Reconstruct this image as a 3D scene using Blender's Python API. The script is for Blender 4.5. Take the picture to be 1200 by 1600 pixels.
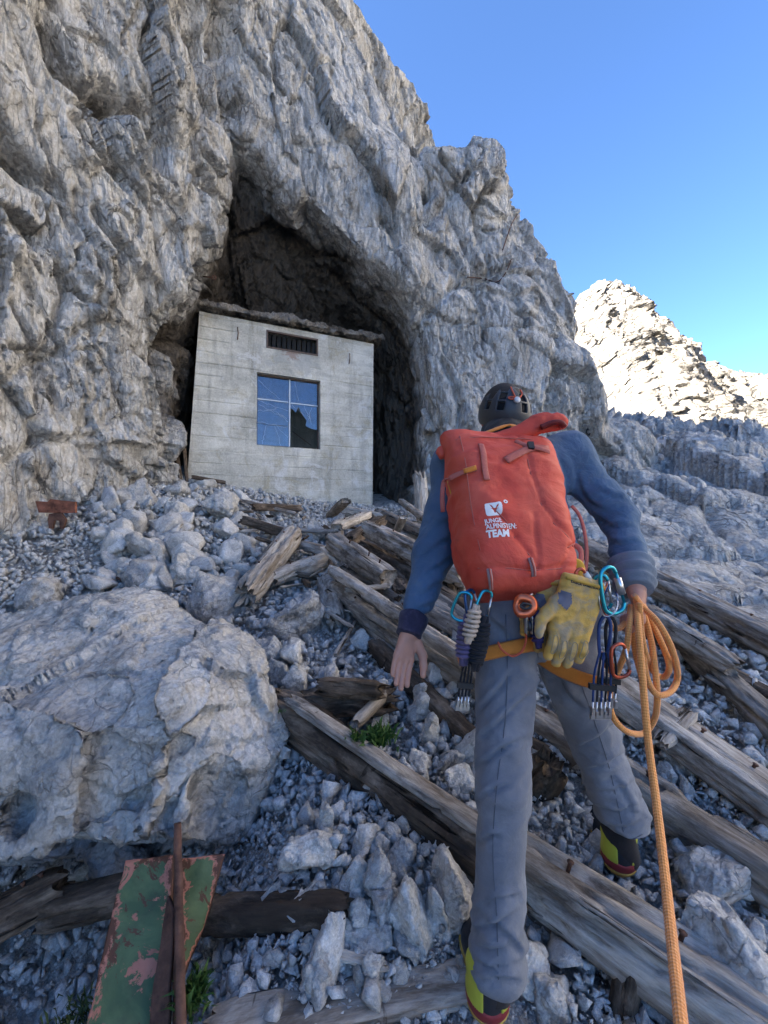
import bpy, bmesh, math, random
import numpy as np
from mathutils import Vector, Matrix
from mathutils.bvhtree import BVHTree
for o in list(bpy.data.objects): bpy.data.objects.remove(o)
SC = bpy.context.scene
COL = SC.collection
rad = math.radians

# ------------------------------------------------------------------ camera, sky, sun, exposure
CZ = 1.5                                   # eye height of the photographer above the origin
FPX, PITCH = 671.0, rad(1.0)               # focal length in photo pixels, upward tilt
SUN_EL, SUN_AZ = rad(35), rad(-113)        # azimuth measured from +Y (forward) towards +X
cam = bpy.data.objects.new('camera', bpy.data.cameras.new('camera')); COL.objects.link(cam)
cam.location = (0, 0, CZ); cam.rotation_euler = (rad(90) + PITCH, 0, 0)
cam.data.sensor_fit = 'VERTICAL'; cam.data.sensor_height = 24; cam.data.lens = 24 * FPX / 1600
cam.data.clip_start = 0.05; cam.data.clip_end = 6000
SC.camera = cam
W = bpy.data.worlds.new('World'); SC.world = W; W.use_nodes = True
nt = W.node_tree; nt.nodes.clear()
sky = nt.nodes.new('ShaderNodeTexSky'); sky.sky_type = 'NISHITA'; sky.sun_disc = False
sky.sun_elevation = SUN_EL; sky.sun_rotation = SUN_AZ
sky.altitude = 2200; sky.air_density = 1.0; sky.dust_density = 0.3; sky.ozone_density = 8.0
bg = nt.nodes.new('ShaderNodeBackground'); bg.inputs[1].default_value = 0.063
wo = nt.nodes.new('ShaderNodeOutputWorld')
nt.links.new(sky.outputs[0], bg.inputs[0]); nt.links.new(bg.outputs[0], wo.inputs[0])
sl = bpy.data.lights.new('sun', 'SUN'); sl.energy = 5.0; sl.angle = rad(0.5); sl.color = (1.0, 0.93, 0.82)
sun = bpy.data.objects.new('sun', sl); COL.objects.link(sun)
SUNV = Vector((math.sin(SUN_AZ) * math.cos(SUN_EL), math.cos(SUN_AZ) * math.cos(SUN_EL), math.sin(SUN_EL)))
sun.rotation_euler = SUNV.to_track_quat('Z', 'Y').to_euler(); sun.location = SUNV * 200
SC.view_settings.view_transform = 'Standard'; SC.view_settings.look = 'None'
SC.view_settings.exposure = 3.0; SC.view_settings.gamma = 1; SC.view_settings.use_curve_mapping = False
SC.cycles.max_bounces = 8; SC.cycles.diffuse_bounces = 4; SC.cycles.transparent_max_bounces = 12

# ------------------------------------------------------------------ measuring helpers
UPV = np.array([0, -math.sin(PITCH), math.cos(PITCH)]); FWV = np.array([0, math.cos(PITCH), math.sin(PITCH)])
def ray(u, v):
    d = FWV + np.array([1., 0, 0]) * (u - 600) / FPX + UPV * (800 - v) / FPX
    return d / d[1]
def P(u, v, y):                            # the place at distance y that the photograph shows at (u, v)
    return np.array([0, 0, CZ]) + ray(u, v) * y
def PX(px, y): return px / FPX * y
def nrm(a): return a / np.linalg.norm(a)
def sstep(a, b, x):
    t = np.clip((x - a) / (b - a), 0, 1); return t * t * (3 - 2 * t)

# ------------------------------------------------------------------ numpy noise
def _h(ix, iy, iz, s):
    h = (ix.astype(np.uint32) * np.uint32(374761393) + iy.astype(np.uint32) * np.uint32(668265263)
         + iz.astype(np.uint32) * np.uint32(2147483647 - 58) + np.uint32(s * 974711 + 13))
    h = (h ^ (h >> np.uint32(13))) * np.uint32(1274126177)
    h = (h ^ (h >> np.uint32(16))) * np.uint32(2246822519)
    return h ^ (h >> np.uint32(15))
def r01(ix, iy, iz, s): return (_h(ix, iy, iz, s) & np.uint32(0xffffff)).astype(np.float32) / 16777216.0
def pn(p, s=0):                            # value-gradient noise, about -1..1
    p = np.asarray(p, np.float32); i = np.floor(p).astype(np.int64); f = p - i
    w = f * f * f * (f * (f * 6 - 15) + 10)
    out = 0
    for a in (0, 1):
        for b in (0, 1):
            for c in (0, 1):
                h = _h(i[:, 0] + a, i[:, 1] + b, i[:, 2] + c, s)
                gx = ((h & np.uint32(1023)).astype(np.float32) / 511.5 - 1); gy = (((h >> np.uint32(10)) & np.uint32(1023)).astype(np.float32) / 511.5 - 1)
                gz = (((h >> np.uint32(20)) & np.uint32(1023)).astype(np.float32) / 511.5 - 1)
                d = gx * (f[:, 0] - a) + gy * (f[:, 1] - b) + gz * (f[:, 2] - c)
                out = out + d * (w[:, 0] if a else 1 - w[:, 0]) * (w[:, 1] if b else 1 - w[:, 1]) * (w[:, 2] if c else 1 - w[:, 2])
    return out * 1.3
def fbm(p, s=0, o=4, g=0.5):
    p = np.asarray(p, np.float32); r = 0; a = 1
    for k in range(o): r = r + a * pn(p * (2.03 ** k) + 17.3 * k, s + k); a *= g
    return r
def ridged(p, s=0, o=4, g=0.5):
    p = np.asarray(p, np.float32); r = 0; a = 1
    for k in range(o): r = r + a * (1 - 2 * np.abs(pn(p * (2.03 ** k) + 11.1 * k, s + k))); a *= g
    return r
def facets(p, s=0, tilt=1.0, joint=0.0, jw=.06):   # every cell of a jittered grid gets its own tilted plane: broken-rock facets
    p = np.asarray(p, np.float32); i = np.floor(p).astype(np.int64)
    best = np.full(len(p), 1e9, np.float32); sec = best.copy(); val = np.zeros(len(p), np.float32)
    for a in (-1, 0, 1):
        for b in (-1, 0, 1):
            for c in (-1, 0, 1):
                jx, jy, jz = i[:, 0] + a, i[:, 1] + b, i[:, 2] + c
                dx = p[:, 0] - (jx + r01(jx, jy, jz, s)); dy = p[:, 1] - (jy + r01(jx, jy, jz, s + 1)); dz = p[:, 2] - (jz + r01(jx, jy, jz, s + 2))
                d = dx * dx + dy * dy + dz * dz
                m = d < best
                v = (r01(jx, jy, jz, s + 3) - .5) + tilt * ((r01(jx, jy, jz, s + 4) - .5) * dx + (r01(jx, jy, jz, s + 5) - .5) * dy + (r01(jx, jy, jz, s + 6) - .5) * dz)
                if joint: sec = np.where(m, best, np.minimum(sec, d))
                best = np.where(m, d, best); val = np.where(m, v, val)
    if joint: val = val - joint * np.exp(-((np.sqrt(sec) - np.sqrt(best)) / jw) ** 2)
    return val

# ------------------------------------------------------------------ implicit surfaces -> quads (surface nets)
def nets(F, org, h):
    ins = F < 0
    c = [ins[a:F.shape[0] - 1 + a, b:F.shape[1] - 1 + b, d:F.shape[2] - 1 + d] for a in (0, 1) for b in (0, 1) for d in (0, 1)]
    al = c[0].copy(); an = c[0].copy()
    for k in c[1:]: al &= k; an |= k
    act = an & ~al
    I, J, K = np.nonzero(act)
    idx = np.full(act.shape, -1, np.int32); idx[I, J, K] = np.arange(len(I))
    acc = np.zeros((len(I), 3), np.float32); cnt = np.zeros(len(I), np.float32)
    co = [(a, b, d) for a in (0, 1) for b in (0, 1) for d in (0, 1)]
    vals = {q: F[I + q[0], J + q[1], K + q[2]] for q in co}
    for q in co:
        for ax in range(3):
            if q[ax]: continue
            q2 = tuple(q[k] + (k == ax) for k in range(3))
            a, b = vals[q], vals[q2]; m = (a < 0) != (b < 0)
            t = np.where(m, a / np.where(m, a - b, 1), 0)
            pos = np.array(q, np.float32)[None].repeat(len(I), 0); pos[:, ax] += t
            acc += pos * m[:, None]; cnt += m
    V = (np.stack([I, J, K], 1) + acc / np.maximum(cnt, 1)[:, None]) * h + np.asarray(org)
    Q = []
    n0, n1, n2 = act.shape
    for ax in range(3):
        A = ins; sl0 = [slice(1, -1)] * 3; sl1 = [slice(1, -1)] * 3
        sl0[ax] = slice(0, -1); sl1[ax] = slice(1, None)
        a, b = A[tuple(sl0)], A[tuple(sl1)]
        e = np.argwhere(a != b)
        if not len(e): continue
        sg = a[tuple(e.T)]
        off = np.ones(3, int); off[ax] = 0
        e = e + off
        o1, o2 = [k for k in range(3) if k != ax]
        def cell(d1, d2):
            x = e.copy(); x[:, o1] += d1; x[:, o2] += d2; return idx[tuple(x.T)]
        q = np.stack([cell(-1, -1), cell(0, -1), cell(0, 0), cell(-1, 0)], 1)
        flip = sg if ax != 1 else ~sg
        q = np.where(flip[:, None], q, q[:, ::-1])
        Q.append(q)
    Q = np.concatenate(Q); Q = Q[(Q >= 0).all(1)]
    return V.astype(np.float64), Q
def sdf_mesh(fn, lo, hi, h):
    lo = np.asarray(lo, float); hi = np.asarray(hi, float); n = np.ceil((hi - lo) / h).astype(int) + 1
    ax = [(lo[k] + h * np.arange(n[k])).astype(np.float32) for k in range(3)]
    X, Y, Z = ax[0][:, None, None], ax[1][None, :, None], ax[2][None, None, :]
    return nets(np.broadcast_to(fn(X, Y, Z), tuple(n)).astype(np.float32), lo, h)
def smin(a, b, k):
    h = np.clip(.5 + .5 * (b - a) / k, 0, 1); return b + (a - b) * h - k * h * (1 - h)
def smax(a, b, k): return -smin(-a, -b, k)
def cone(X, Y, Z, a, b, ra, rb, sc=(1, 1, 1)):
    a = np.asarray(a); b = np.asarray(b); ab = b - a; L = max(1e-9, float(ab @ ab))
    t = np.clip(((X - a[0]) * ab[0] + (Y - a[1]) * ab[1] + (Z - a[2]) * ab[2]) / L, 0, 1)
    return np.sqrt(((X - a[0] - t * ab[0]) / sc[0]) ** 2 + ((Y - a[1] - t * ab[1]) / sc[1]) ** 2 + ((Z - a[2] - t * ab[2]) / sc[2]) ** 2) - (ra + (rb - ra) * t)
def ell(X, Y, Z, c, r):
    q = np.sqrt(((X - c[0]) / r[0]) ** 2 + ((Y - c[1]) / r[1]) ** 2 + ((Z - c[2]) / r[2]) ** 2)
    return (q - 1) * min(r)
def polysdf(px, py, poly):
    d = np.full(np.broadcast(px, py).shape, 1e9, np.float32); s = np.ones(d.shape, bool)
    n = len(poly)
    for i in range(n):
        a, b = poly[i], poly[i - 1]
        ex, ey = b[0] - a[0], b[1] - a[1]; wx, wy = px - a[0], py - a[1]
        t = np.clip((wx * ex + wy * ey) / (ex * ex + ey * ey + 1e-12), 0, 1)
        d = np.minimum(d, (wx - ex * t) ** 2 + (wy - ey * t) ** 2)
        c1 = py >= a[1]; c2 = py < b[1]; c3 = ex * wy > ey * wx
        s ^= (c1 & c2 & c3) | (~c1 & ~c2 & ~c3)
    return np.where(s, 1, -1) * np.sqrt(d)
def subdiv(V, Q):
    n = len(V); E = np.stack([Q, np.roll(Q, -1, 1)], 2).reshape(-1, 2); E.sort(1)
    key = E[:, 0].astype(np.int64) * n + E[:, 1]
    u, first, inv = np.unique(key, return_index=True, return_inverse=True)
    mid = (V[E[first, 0]] + V[E[first, 1]]) / 2
    m = inv.reshape(-1, 4) + n; c = V[Q].mean(1); ci = np.arange(len(Q)) + n + len(mid)
    V2 = np.concatenate([V, mid, c])
    Q2 = np.concatenate([np.stack([Q[:, k], m[:, k], ci, m[:, k - 1]], 1) for k in range(4)])
    return V2, Q2
def vnormals(V, Q):
    n = np.cross(V[Q[:, 2]] - V[Q[:, 0]], V[Q[:, -1]] - V[Q[:, 1]]); N = np.zeros_like(V)
    for k in range(Q.shape[1]):
        for c in range(3): N[:, c] += np.bincount(Q[:, k], n[:, c], len(V))
    return N / np.maximum(np.linalg.norm(N, axis=1), 1e-12)[:, None]

# ------------------------------------------------------------------ object helpers
def mk(name, V, Fc, mat=None, parent=None, label=None, cat=None, group=None, kind=None, smooth=True, loc=None, mats=None, midx=None, uv=None, mat4=None):
    V = np.asarray(V, np.float64)
    if loc is None: loc = np.zeros(3)
    if parent is not None: V = V - np.array(parent.matrix_world.translation if False else parent.get('_base', (0, 0, 0)))
    V = V - loc
    me = bpy.data.meshes.new(name)
    if isinstance(Fc, np.ndarray):
        k = Fc.shape[1]; me.vertices.add(len(V)); me.vertices.foreach_set('co', V.ravel().astype(np.float32))
        me.loops.add(Fc.size); me.loops.foreach_set('vertex_index', Fc.ravel().astype(np.int32))
        me.polygons.add(len(Fc)); me.polygons.foreach_set('loop_start', np.arange(0, Fc.size, k, dtype=np.int32))
        me.update(calc_edges=True); me.validate()
    else:
        me.from_pydata([tuple(v) for v in V], [], [tuple(int(i) for i in f) for f in Fc]); me.update()
    if smooth: me.polygons.foreach_set('use_smooth', np.ones(len(me.polygons), bool))
    for m in (mats or ([mat] if mat else [])): me.materials.append(m)
    if midx is not None: me.polygons.foreach_set('material_index', np.asarray(midx, np.int32))
    if uv is not None:
        l = me.uv_layers.new(name='uv'); fl = [c for f in uv for c in f] if len(np.shape(uv[0])) == 2 else uv; l.data.foreach_set('uv', np.asarray(fl, np.float32).ravel())
    o = bpy.data.objects.new(name, me); COL.objects.link(o)
    if mat4 is not None: o.matrix_world = mat4
    else: o.location = loc
    if parent is not None: o.parent = parent
    tag(o, label, cat, group, kind)
    return o
def tag(o, label=None, cat=None, group=None, kind=None):
    if label and cat and not kind: kind = 'thing'
    for k, v in (('label', label), ('category', cat), ('group', group), ('kind', kind)):
        if v: o[k] = v
def thing(name, loc, label, cat, group=None):
    o = bpy.data.objects.new(name, None); COL.objects.link(o); o.location = loc; o.empty_display_size = .1
    o['_base'] = [float(x) for x in loc]; tag(o, label, cat, group); return o
class MB:                                   # collects pieces that make up one mesh
    def __init__(s): s.v = []; s.f = []; s.n = 0; s.uv = []; s.m = []
    def add(s, V, Fc, uv=None, mi=0):
        V = np.asarray(V, float); s.v.append(V)
        for k, f in enumerate(Fc):
            s.f.append([int(i) + s.n for i in f]); s.m.append(mi)
            s.uv.extend(uv[k] if uv is not None else [(0, 0)] * len(f))
        s.n += len(V); return s
    def build(s, name, mat, parent=None, mats=None, **kw):
        return mk(name, np.concatenate(s.v), s.f, mat, parent, uv=s.uv, mats=mats, midx=s.m if mats else None, **kw)
def box(c, ax, half):                       # ax: 3 unit vectors
    c = np.asarray(c); ax = np.asarray(ax); V = [c + sum(ax[k] * half[k] * s[k] for k in range(3)) for s in [(-1, -1, -1), (1, -1, -1), (1, 1, -1), (-1, 1, -1), (-1, -1, 1), (1, -1, 1), (1, 1, 1), (-1, 1, 1)]]
    return np.array(V), [(0, 3, 2, 1), (4, 5, 6, 7), (0, 1, 5, 4), (1, 2, 6, 5), (2, 3, 7, 6), (3, 0, 4, 7)]
def spline(pts, n=8, closed=False):
    p = [np.asarray(q, float) for q in pts]; out = []; N = len(p)
    for i in range(N if closed else N - 1):
        a, b, c, d = (p[(i - 1) % N] if closed or i else 2 * p[0] - p[1]), p[i], p[(i + 1) % N], (p[(i + 2) % N] if closed or i + 2 < N else 2 * p[-1] - p[-2])
        for t in np.arange(n) / n:
            out.append(.5 * (2 * b + (c - a) * t + (2 * a - 5 * b + 4 * c - d) * t * t + (3 * b - a - 3 * c + d) * t ** 3))
    if not closed: out.append(p[-1])
    return np.array(out)
def tube(pts, r, n=8, closed=False, flat=None, up=None):     # returns V, F, uv; flat=(a,b) gives a ribbon-like section
    p = np.asarray(pts, float); N = len(p)
    r = np.broadcast_to(np.asarray(r, float), (N,))
    T = np.roll(p, -1, 0) - np.roll(p, 1, 0)
    if not closed: T[0] = p[1] - p[0]; T[-1] = p[-1] - p[-2]
    T /= np.maximum(np.linalg.norm(T, axis=1), 1e-9)[:, None]
    u = np.array(up if up is not None else (0, 0, 1.)); u = u - T[0] * (u @ T[0])
    if np.linalg.norm(u) < 1e-3: u = np.array([1., .2, 0]); u = u - T[0] * (u @ T[0])
    u = nrm(u); V = []; fa, fb = flat or (1, 1); L = 0; Ls = []
    for i in range(N):
        if up is not None: w = np.asarray(up, float); u2 = w - T[i] * (w @ T[i]); u = nrm(u2) if np.linalg.norm(u2) > 1e-3 else u
        else: u = nrm(u - T[i] * (u @ T[i]))
        w = np.cross(T[i], u)
        if i: L += np.linalg.norm(p[i] - p[i - 1])
        Ls.append(L)
        for k in range(n):
            a = 2 * math.pi * k / n; V.append(p[i] + r[i] * (fa * math.cos(a) * u + fb * math.sin(a) * w))
    Fc = []; uv = []
    for i in range(N if closed else N - 1):
        j = (i + 1) % N; l1 = Ls[j] if j else L + .01
        for k in range(n):
            k2 = (k + 1) % n; Fc.append((i * n + k, i * n + k2, j * n + k2, j * n + k))
            uv.append([(k / n, Ls[i]), ((k + 1) / n, Ls[i]), ((k + 1) / n, l1), (k / n, l1)])
    if not closed:
        Fc.append(tuple(range(n - 1, -1, -1))); uv.append([(0, 0)] * n)
        Fc.append(tuple(range((N - 1) * n, N * n))); uv.append([(0, 0)] * n)
    return np.array(V), Fc, uv
def axes(fwd, up=(0, 0, 1)):
    x = nrm(np.asarray(fwd, float)); z = np.asarray(up, float); z = nrm(z - x * (z @ x)); return x, np.cross(z, x), z
def m4(x, y, z, o):
    return Matrix(((x[0], y[0], z[0], o[0]), (x[1], y[1], z[1], o[1]), (x[2], y[2], z[2], o[2]), (0, 0, 0, 1)))

# ------------------------------------------------------------------ materials
class NT:
    def __init__(s, name):
        s.m = bpy.data.materials.new(name); s.m.use_nodes = True; s.t = s.m.node_tree; s.b = s.t.nodes['Principled BSDF']
    def n(s, typ, **kw):
        x = s.t.nodes.new(typ)
        for k, v in kw.items():
            if k.startswith('i_'): x.inputs[k[2:].replace('_', ' ')].default_value = v
            else: setattr(x, k, v)
        return x
    def l(s, a, b): s.t.links.new(a, b); return s
    def coord(s, kind='Object', scale=(1, 1, 1), rot=(0, 0, 0), rnd=True):
        tc = s.n('ShaderNodeTexCoord'); mp = s.n('ShaderNodeMapping'); mp.inputs['Scale'].default_value = scale; mp.inputs['Rotation'].default_value = rot
        s.l(tc.outputs[kind], mp.inputs[0])
        if rnd:
            oi = s.n('ShaderNodeObjectInfo'); c = s.n('ShaderNodeMath', operation='MULTIPLY'); c.inputs[1].default_value = 37.0
            s.l(oi.outputs['Random'], c.inputs[0]); s.l(c.outputs[0], mp.inputs['Location'])
        return mp.outputs[0]
    def noise(s, co, scale, detail=5, rough=.55, dist=0):
        x = s.n('ShaderNodeTexNoise'); x.inputs['Scale'].default_value = scale; x.inputs['Detail'].default_value = detail
        x.inputs['Roughness'].default_value = rough; x.inputs['Distortion'].default_value = dist; s.l(co, x.inputs['Vector']); return x.outputs['Fac']
    def voro(s, co, scale, feat='DISTANCE_TO_EDGE', out='Distance'):
        x = s.n('ShaderNodeTexVoronoi', feature=feat); x.inputs['Scale'].default_value = scale; s.l(co, x.inputs['Vector']); return x.outputs[out]
    def ramp(s, f, stops):
        x = s.n('ShaderNodeValToRGB'); e = x.color_ramp.elements
        while len(e) < len(stops): e.new(.5)
        for k, (p, c) in enumerate(stops):
            e[k].position = p; e[k].color = tuple(c) + (1,) if not np.isscalar(c) else (c, c, c, 1)
        s.l(f, x.inputs[0]); return x.outputs[0]
    def mix(s, f, a, b, mode='MIX'):
        x = s.n('ShaderNodeMix', data_type='RGBA', blend_type=mode)
        for v, i in ((f, 0), (a, 6), (b, 7)):
            if isinstance(v, (int, float)): x.inputs[i].default_value = v if i == 0 else (v, v, v, 1)
            elif isinstance(v, tuple): x.inputs[i].default_value = v + (1,)
            else: s.l(v, x.inputs[i])
        return x.outputs[2]
    def math(s, op, a, b=0.0):
        x = s.n('ShaderNodeMath', operation=op)
        for v, i in ((a, 0), (b, 1)):
            if isinstance(v, (int, float)): x.inputs[i].default_value = v
            else: s.l(v, x.inputs[i])
        return x.outputs[0]
    def bump(s, h, strength=.5, dist=.02, prev=None):
        x = s.n('ShaderNodeBump'); x.inputs['Strength'].default_value = strength; x.inputs['Distance'].default_value = dist
        s.l(h, x.inputs['Height'])
        if prev is not None: s.l(prev, x.inputs['Normal'])
        return x.outputs[0]
    def done(s, col, rough=.8, nor=None, metal=0, spec=.3):
        if isinstance(col, tuple): s.b.inputs['Base Color'].default_value = col + (1,)
        else: s.l(col, s.b.inputs['Base Color'])
        if isinstance(rough, (int, float)): s.b.inputs['Roughness'].default_value = rough
        else: s.l(rough, s.b.inputs['Roughness'])
        s.b.inputs['Metallic'].default_value = metal; s.b.inputs['Specular IOR Level'].default_value = spec
        if nor is not None: s.l(nor, s.b.inputs['Normal'])
        return s.m
def rock_mat(name, scale=1.0, pale=(.64, .62, .585), mid=(.44, .425, .40), brown=(.25, .21, .165), brown_amt=.62, slope=.8, unit=1.0, rnd=False, attr=False, streak=(1, 1, 1), damp=False, rot=(0, .38, 0), cracks=1.0):
    t = NT(name); co0 = t.coord('Object', rnd=rnd); cs0 = t.coord('Object', scale=streak, rot=rot, rnd=rnd)
    wn = t.n('ShaderNodeTexNoise'); wn.inputs['Scale'].default_value = 3.5 * scale; wn.inputs['Detail'].default_value = 3; t.l(cs0, wn.inputs['Vector'])
    def vm(op, a, b, k=None):
        x = t.n('ShaderNodeVectorMath', operation=op)
        for v, i in ((a, 0), (b, 1)):
            if isinstance(v, tuple): x.inputs[i].default_value = v
            else: t.l(v, x.inputs[i])
        if k is not None: x.inputs[3].default_value = k
        return x.outputs['Value'] if op == 'DOT_PRODUCT' else x.outputs[0]
    wv = t.n('ShaderNodeVectorMath', operation='SCALE'); t.l(vm('SUBTRACT', wn.outputs['Color'], (.5, .5, .5)), wv.inputs[0]); wv.inputs[3].default_value = .22 / scale
    cs = vm('ADD', cs0, wv.outputs[0]); co = co0
    big = t.noise(cs, .9 * scale, 6, .6); med = t.noise(cs, 4.5 * scale, 8, .68, .6); sm = t.noise(co, 30 * scale, 6, .72)
    def facet(S, base):
        v = t.n('ShaderNodeTexVoronoi', feature='F1'); v.inputs['Scale'].default_value = S; t.l(base, v.inputs['Vector'])
        return t.math('MULTIPLY', vm('DOT_PRODUCT', vm('SUBTRACT', base, v.outputs['Position']), vm('SUBTRACT', v.outputs['Color'], (.5, .5, .5))), 2.0)
    h = t.math('ADD', facet(3.2 * scale, cs), t.math('ADD', facet(8.5 * scale, cs), facet(22 * scale, cs)))
    crk = t.voro(cs, 2.6 * scale); crk2 = t.voro(cs, 6.5 * scale); cm = t.ramp(t.noise(co, 1.3 * scale, 4, .6), [(.47, 0), (.60, 1)]); cm2 = t.ramp(t.noise(co, 2.1 * scale, 4, .6), [(.50, 0), (.62, 1)])
    l1 = t.math('MULTIPLY', t.ramp(crk, [(0, 1), (.022, 0)]), cm); l2 = t.math('MULTIPLY', t.ramp(crk2, [(0, 1), (.03, 0)]), cm2); ln = t.math('MAXIMUM', l1, l2)
    c = t.mix(t.ramp(med, [(.36, 0), (.62, 1)]), mid, pale)
    c = t.mix(t.ramp(big, [(brown_amt - .06, 0), (brown_amt + .08, .8)]), c, brown)
    c = t.mix(t.ramp(t.noise(cs, 2.2 * scale, 7, .7, 1.2), [(.58, 0), (.68, .6)]), c, (.34, .295, .235))
    c = t.mix(.75, c, t.ramp(sm, [(.25, .22), (.5, .5), (.75, .80)]), 'OVERLAY')
    c = t.mix(t.ramp(t.noise(cs, 9 * scale, 8, .78, .8), [(.56, 0), (.66, .8)]), c, (.74, .715, .67))
    c = t.mix(t.ramp(t.noise(co, 6 * scale, 8, .75, .5), [(.62, 0), (.72, .55)]), c, (.17, .15, .13))
    c = t.mix(t.math('MULTIPLY', ln, .6 * cracks), c, (.09, .075, .06))
    pv = t.n('ShaderNodeTexVoronoi', feature='F1'); pv.inputs['Scale'].default_value = 2.2 * scale; t.l(cs, pv.inputs['Vector']); sx = t.n('ShaderNodeSeparateXYZ'); t.l(pv.outputs['Color'], sx.inputs[0])
    c = t.mix(.8, c, t.ramp(sx.outputs[0], [(0, (.80, .79, .78)), (.5, (1, .99, .98)), (1, (1.12, 1.12, 1.13))]), 'MULTIPLY')
    if damp: a = t.n('ShaderNodeAttribute', attribute_name='damp'); c = t.mix(a.outputs['Fac'], c, t.mix(med, (.045, .038, .032), (.17, .145, .12)))  # mixes the cave's painted shade into the rock colour
    if attr: a = t.n('ShaderNodeAttribute', attribute_name='tint'); c = t.mix(1.0, c, a.outputs['Color'], 'MULTIPLY')
    if rnd and not attr:
        oi = t.n('ShaderNodeObjectInfo'); c = t.mix(1.0, c, t.ramp(oi.outputs['Random'], [(0, (.76, .77, .80)), (.5, (1, .98, .96)), (1, (1.13, 1.12, 1.10))]), 'MULTIPLY')
    hh = t.math('ADD', t.math('MULTIPLY', h, slope * unit), t.math('ADD', t.math('MULTIPLY', t.noise(cs, 12 * scale, 8, .7, .4), .036 * unit / scale), t.math('MULTIPLY', ln, -.05 * cracks * unit / scale)))
    nb = t.bump(hh, 1.0, 1.0); nb = t.bump(t.noise(co, 55 * scale, 6, .75), .8, .010 * unit / scale, nb)
    return t.done(c, .92, nb, spec=.12)
def wood_mat(name, pale, dark, dark_amt=.5, rot=.62):
    t = NT(name); lg = t.coord('Object', (2.6, 11, 11)); lf = t.coord('Object', (8, 70, 70)); lw = t.coord('Object', (2.6, 5.5, 5.5)); co = t.coord('Object')
    g1 = t.noise(lg, 1, 8, .72, .35); g2 = t.noise(lf, 1, 5, .7, .1); g3 = t.noise(lw, 1, 7, .7, .3)
    c = t.mix(t.ramp(g1, [(.36, 0), (.60, 1)]), dark, pale)
    c = t.mix(t.ramp(g3, [(rot - .08, 0), (rot + .06, dark_amt)]), c, (.05, .037, .028))
    c = t.mix(t.ramp(t.noise(co, 5, 6, .7), [(.5, 0), (.7, .35)]), c, (.20, .15, .105))
    c = t.mix(.6, c, t.ramp(g2, [(.28, .25), (.5, .5), (.75, .76)]), 'OVERLAY')
    crack = t.ramp(t.noise(t.coord('Object', (1.3, 24, 24)), 1, 5, .65, .4), [(.33, 0), (.385, 1)]); c = t.mix(1.0, c, t.mix(crack, (.12, .10, .085), (1, 1, 1)), 'MULTIPLY')
    ring = t.ramp(t.noise(t.coord('Object', (9, 2.2, 2.2)), 1, 3, .6, 1.5), [(.30, 0), (.33, 1)]); c = t.mix(1.0, c, t.mix(ring, (.45, .42, .40), (1, 1, 1)), 'MULTIPLY')
    oi = t.n('ShaderNodeObjectInfo'); c = t.mix(1.0, c, t.ramp(oi.outputs['Random'], [(0, (.70, .68, .66)), (.5, (.97, .95, .93)), (1, (1.2, 1.18, 1.15))]), 'MULTIPLY')
    nb = t.bump(t.math('ADD', g1, t.math('MULTIPLY', crack, 1.2)), 1.0, .016); nb = t.bump(g2, .8, .005, nb)
    return t.done(c, .88, nb, spec=.15)
def plain(name, col, rough=.6, metal=0, var=.15, scale=30, bump=.15, bd=.003, spec=.35):
    t = NT(name); co = t.coord('Object'); f = t.noise(co, scale, 5, .6)
    c = t.mix(f, tuple(x * (1 - var) for x in col), tuple(min(1, x * (1 + var)) for x in col))
    return t.done(c, rough, t.bump(f, bump, bd), metal, spec)
def cloth(name, col, weave=900, wear=None, var=.18, rough=.85, fold=.25):
    t = NT(name); co = t.coord('Object'); f = t.noise(co, 9, 5, .6); g = t.noise(co, weave, 2, .5); w = t.noise(co, 34, 6, .7)
    c = t.mix(t.ramp(f, [(.3, 0), (.7, 1)]), tuple(x * (1 - var) for x in col), tuple(x * (1 + var) for x in col))
    if wear: c = t.mix(t.ramp(t.math('ADD', t.math('MULTIPLY', w, .6), t.math('MULTIPLY', f, .5)), [(.58, 0), (.72, .55)]), c, wear)
    c = t.mix(.35, c, t.ramp(g, [(.2, .3), (.8, .7)]), 'OVERLAY')
    nb = t.bump(t.noise(co, 14, 4, .55, .6), fold, .02); nb = t.bump(g, .3, .0012, nb)
    m = t.done(c, rough, nb, spec=.2); t.b.inputs['Sheen Weight'].default_value = .12; return m
def rust_mat(name, base=(.10, .05, .035)):
    t = NT(name); co = t.coord('Object'); f = t.noise(co, 14, 7, .7); g = t.noise(co, 90, 4, .6)
    c = t.mix(t.ramp(f, [(.35, 0), (.65, 1)]), tuple(x * .45 for x in base), tuple(x * 1.6 for x in base))
    return t.done(c, .85, t.bump(t.math('ADD', f, g), .5, .004), 0, .3)
M = {}
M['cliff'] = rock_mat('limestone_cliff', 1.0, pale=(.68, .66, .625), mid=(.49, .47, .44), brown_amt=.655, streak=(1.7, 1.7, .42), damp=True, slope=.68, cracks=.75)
M['boulder'] = rock_mat('limestone_boulder', 2.0, pale=(.63, .62, .60), mid=(.48, .47, .455), brown_amt=.74, slope=.55, rnd=True, cracks=.3)
M['stone'] = rock_mat('limestone_stone', 1.2, pale=(.62, .61, .59), mid=(.46, .45, .435), brown_amt=.72, rnd=True, slope=.4, unit=.12, cracks=.1)
M['rock'] = rock_mat('limestone_rock', 5.0, pale=(.62, .61, .59), mid=(.46, .45, .435), brown_amt=.72, rnd=True, slope=.42, cracks=.12)
M['gravel'] = rock_mat('limestone_gravel', 12.0, pale=(.66, .65, .63), mid=(.50, .49, .475), brown_amt=.74, attr=True, slope=.3, cracks=.2)
M['ground'] = rock_mat('scree_fines', 9.0, pale=(.52, .50, .475), mid=(.37, .355, .335), brown=(.12, .10, .08), brown_amt=.6, slope=.9)
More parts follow.
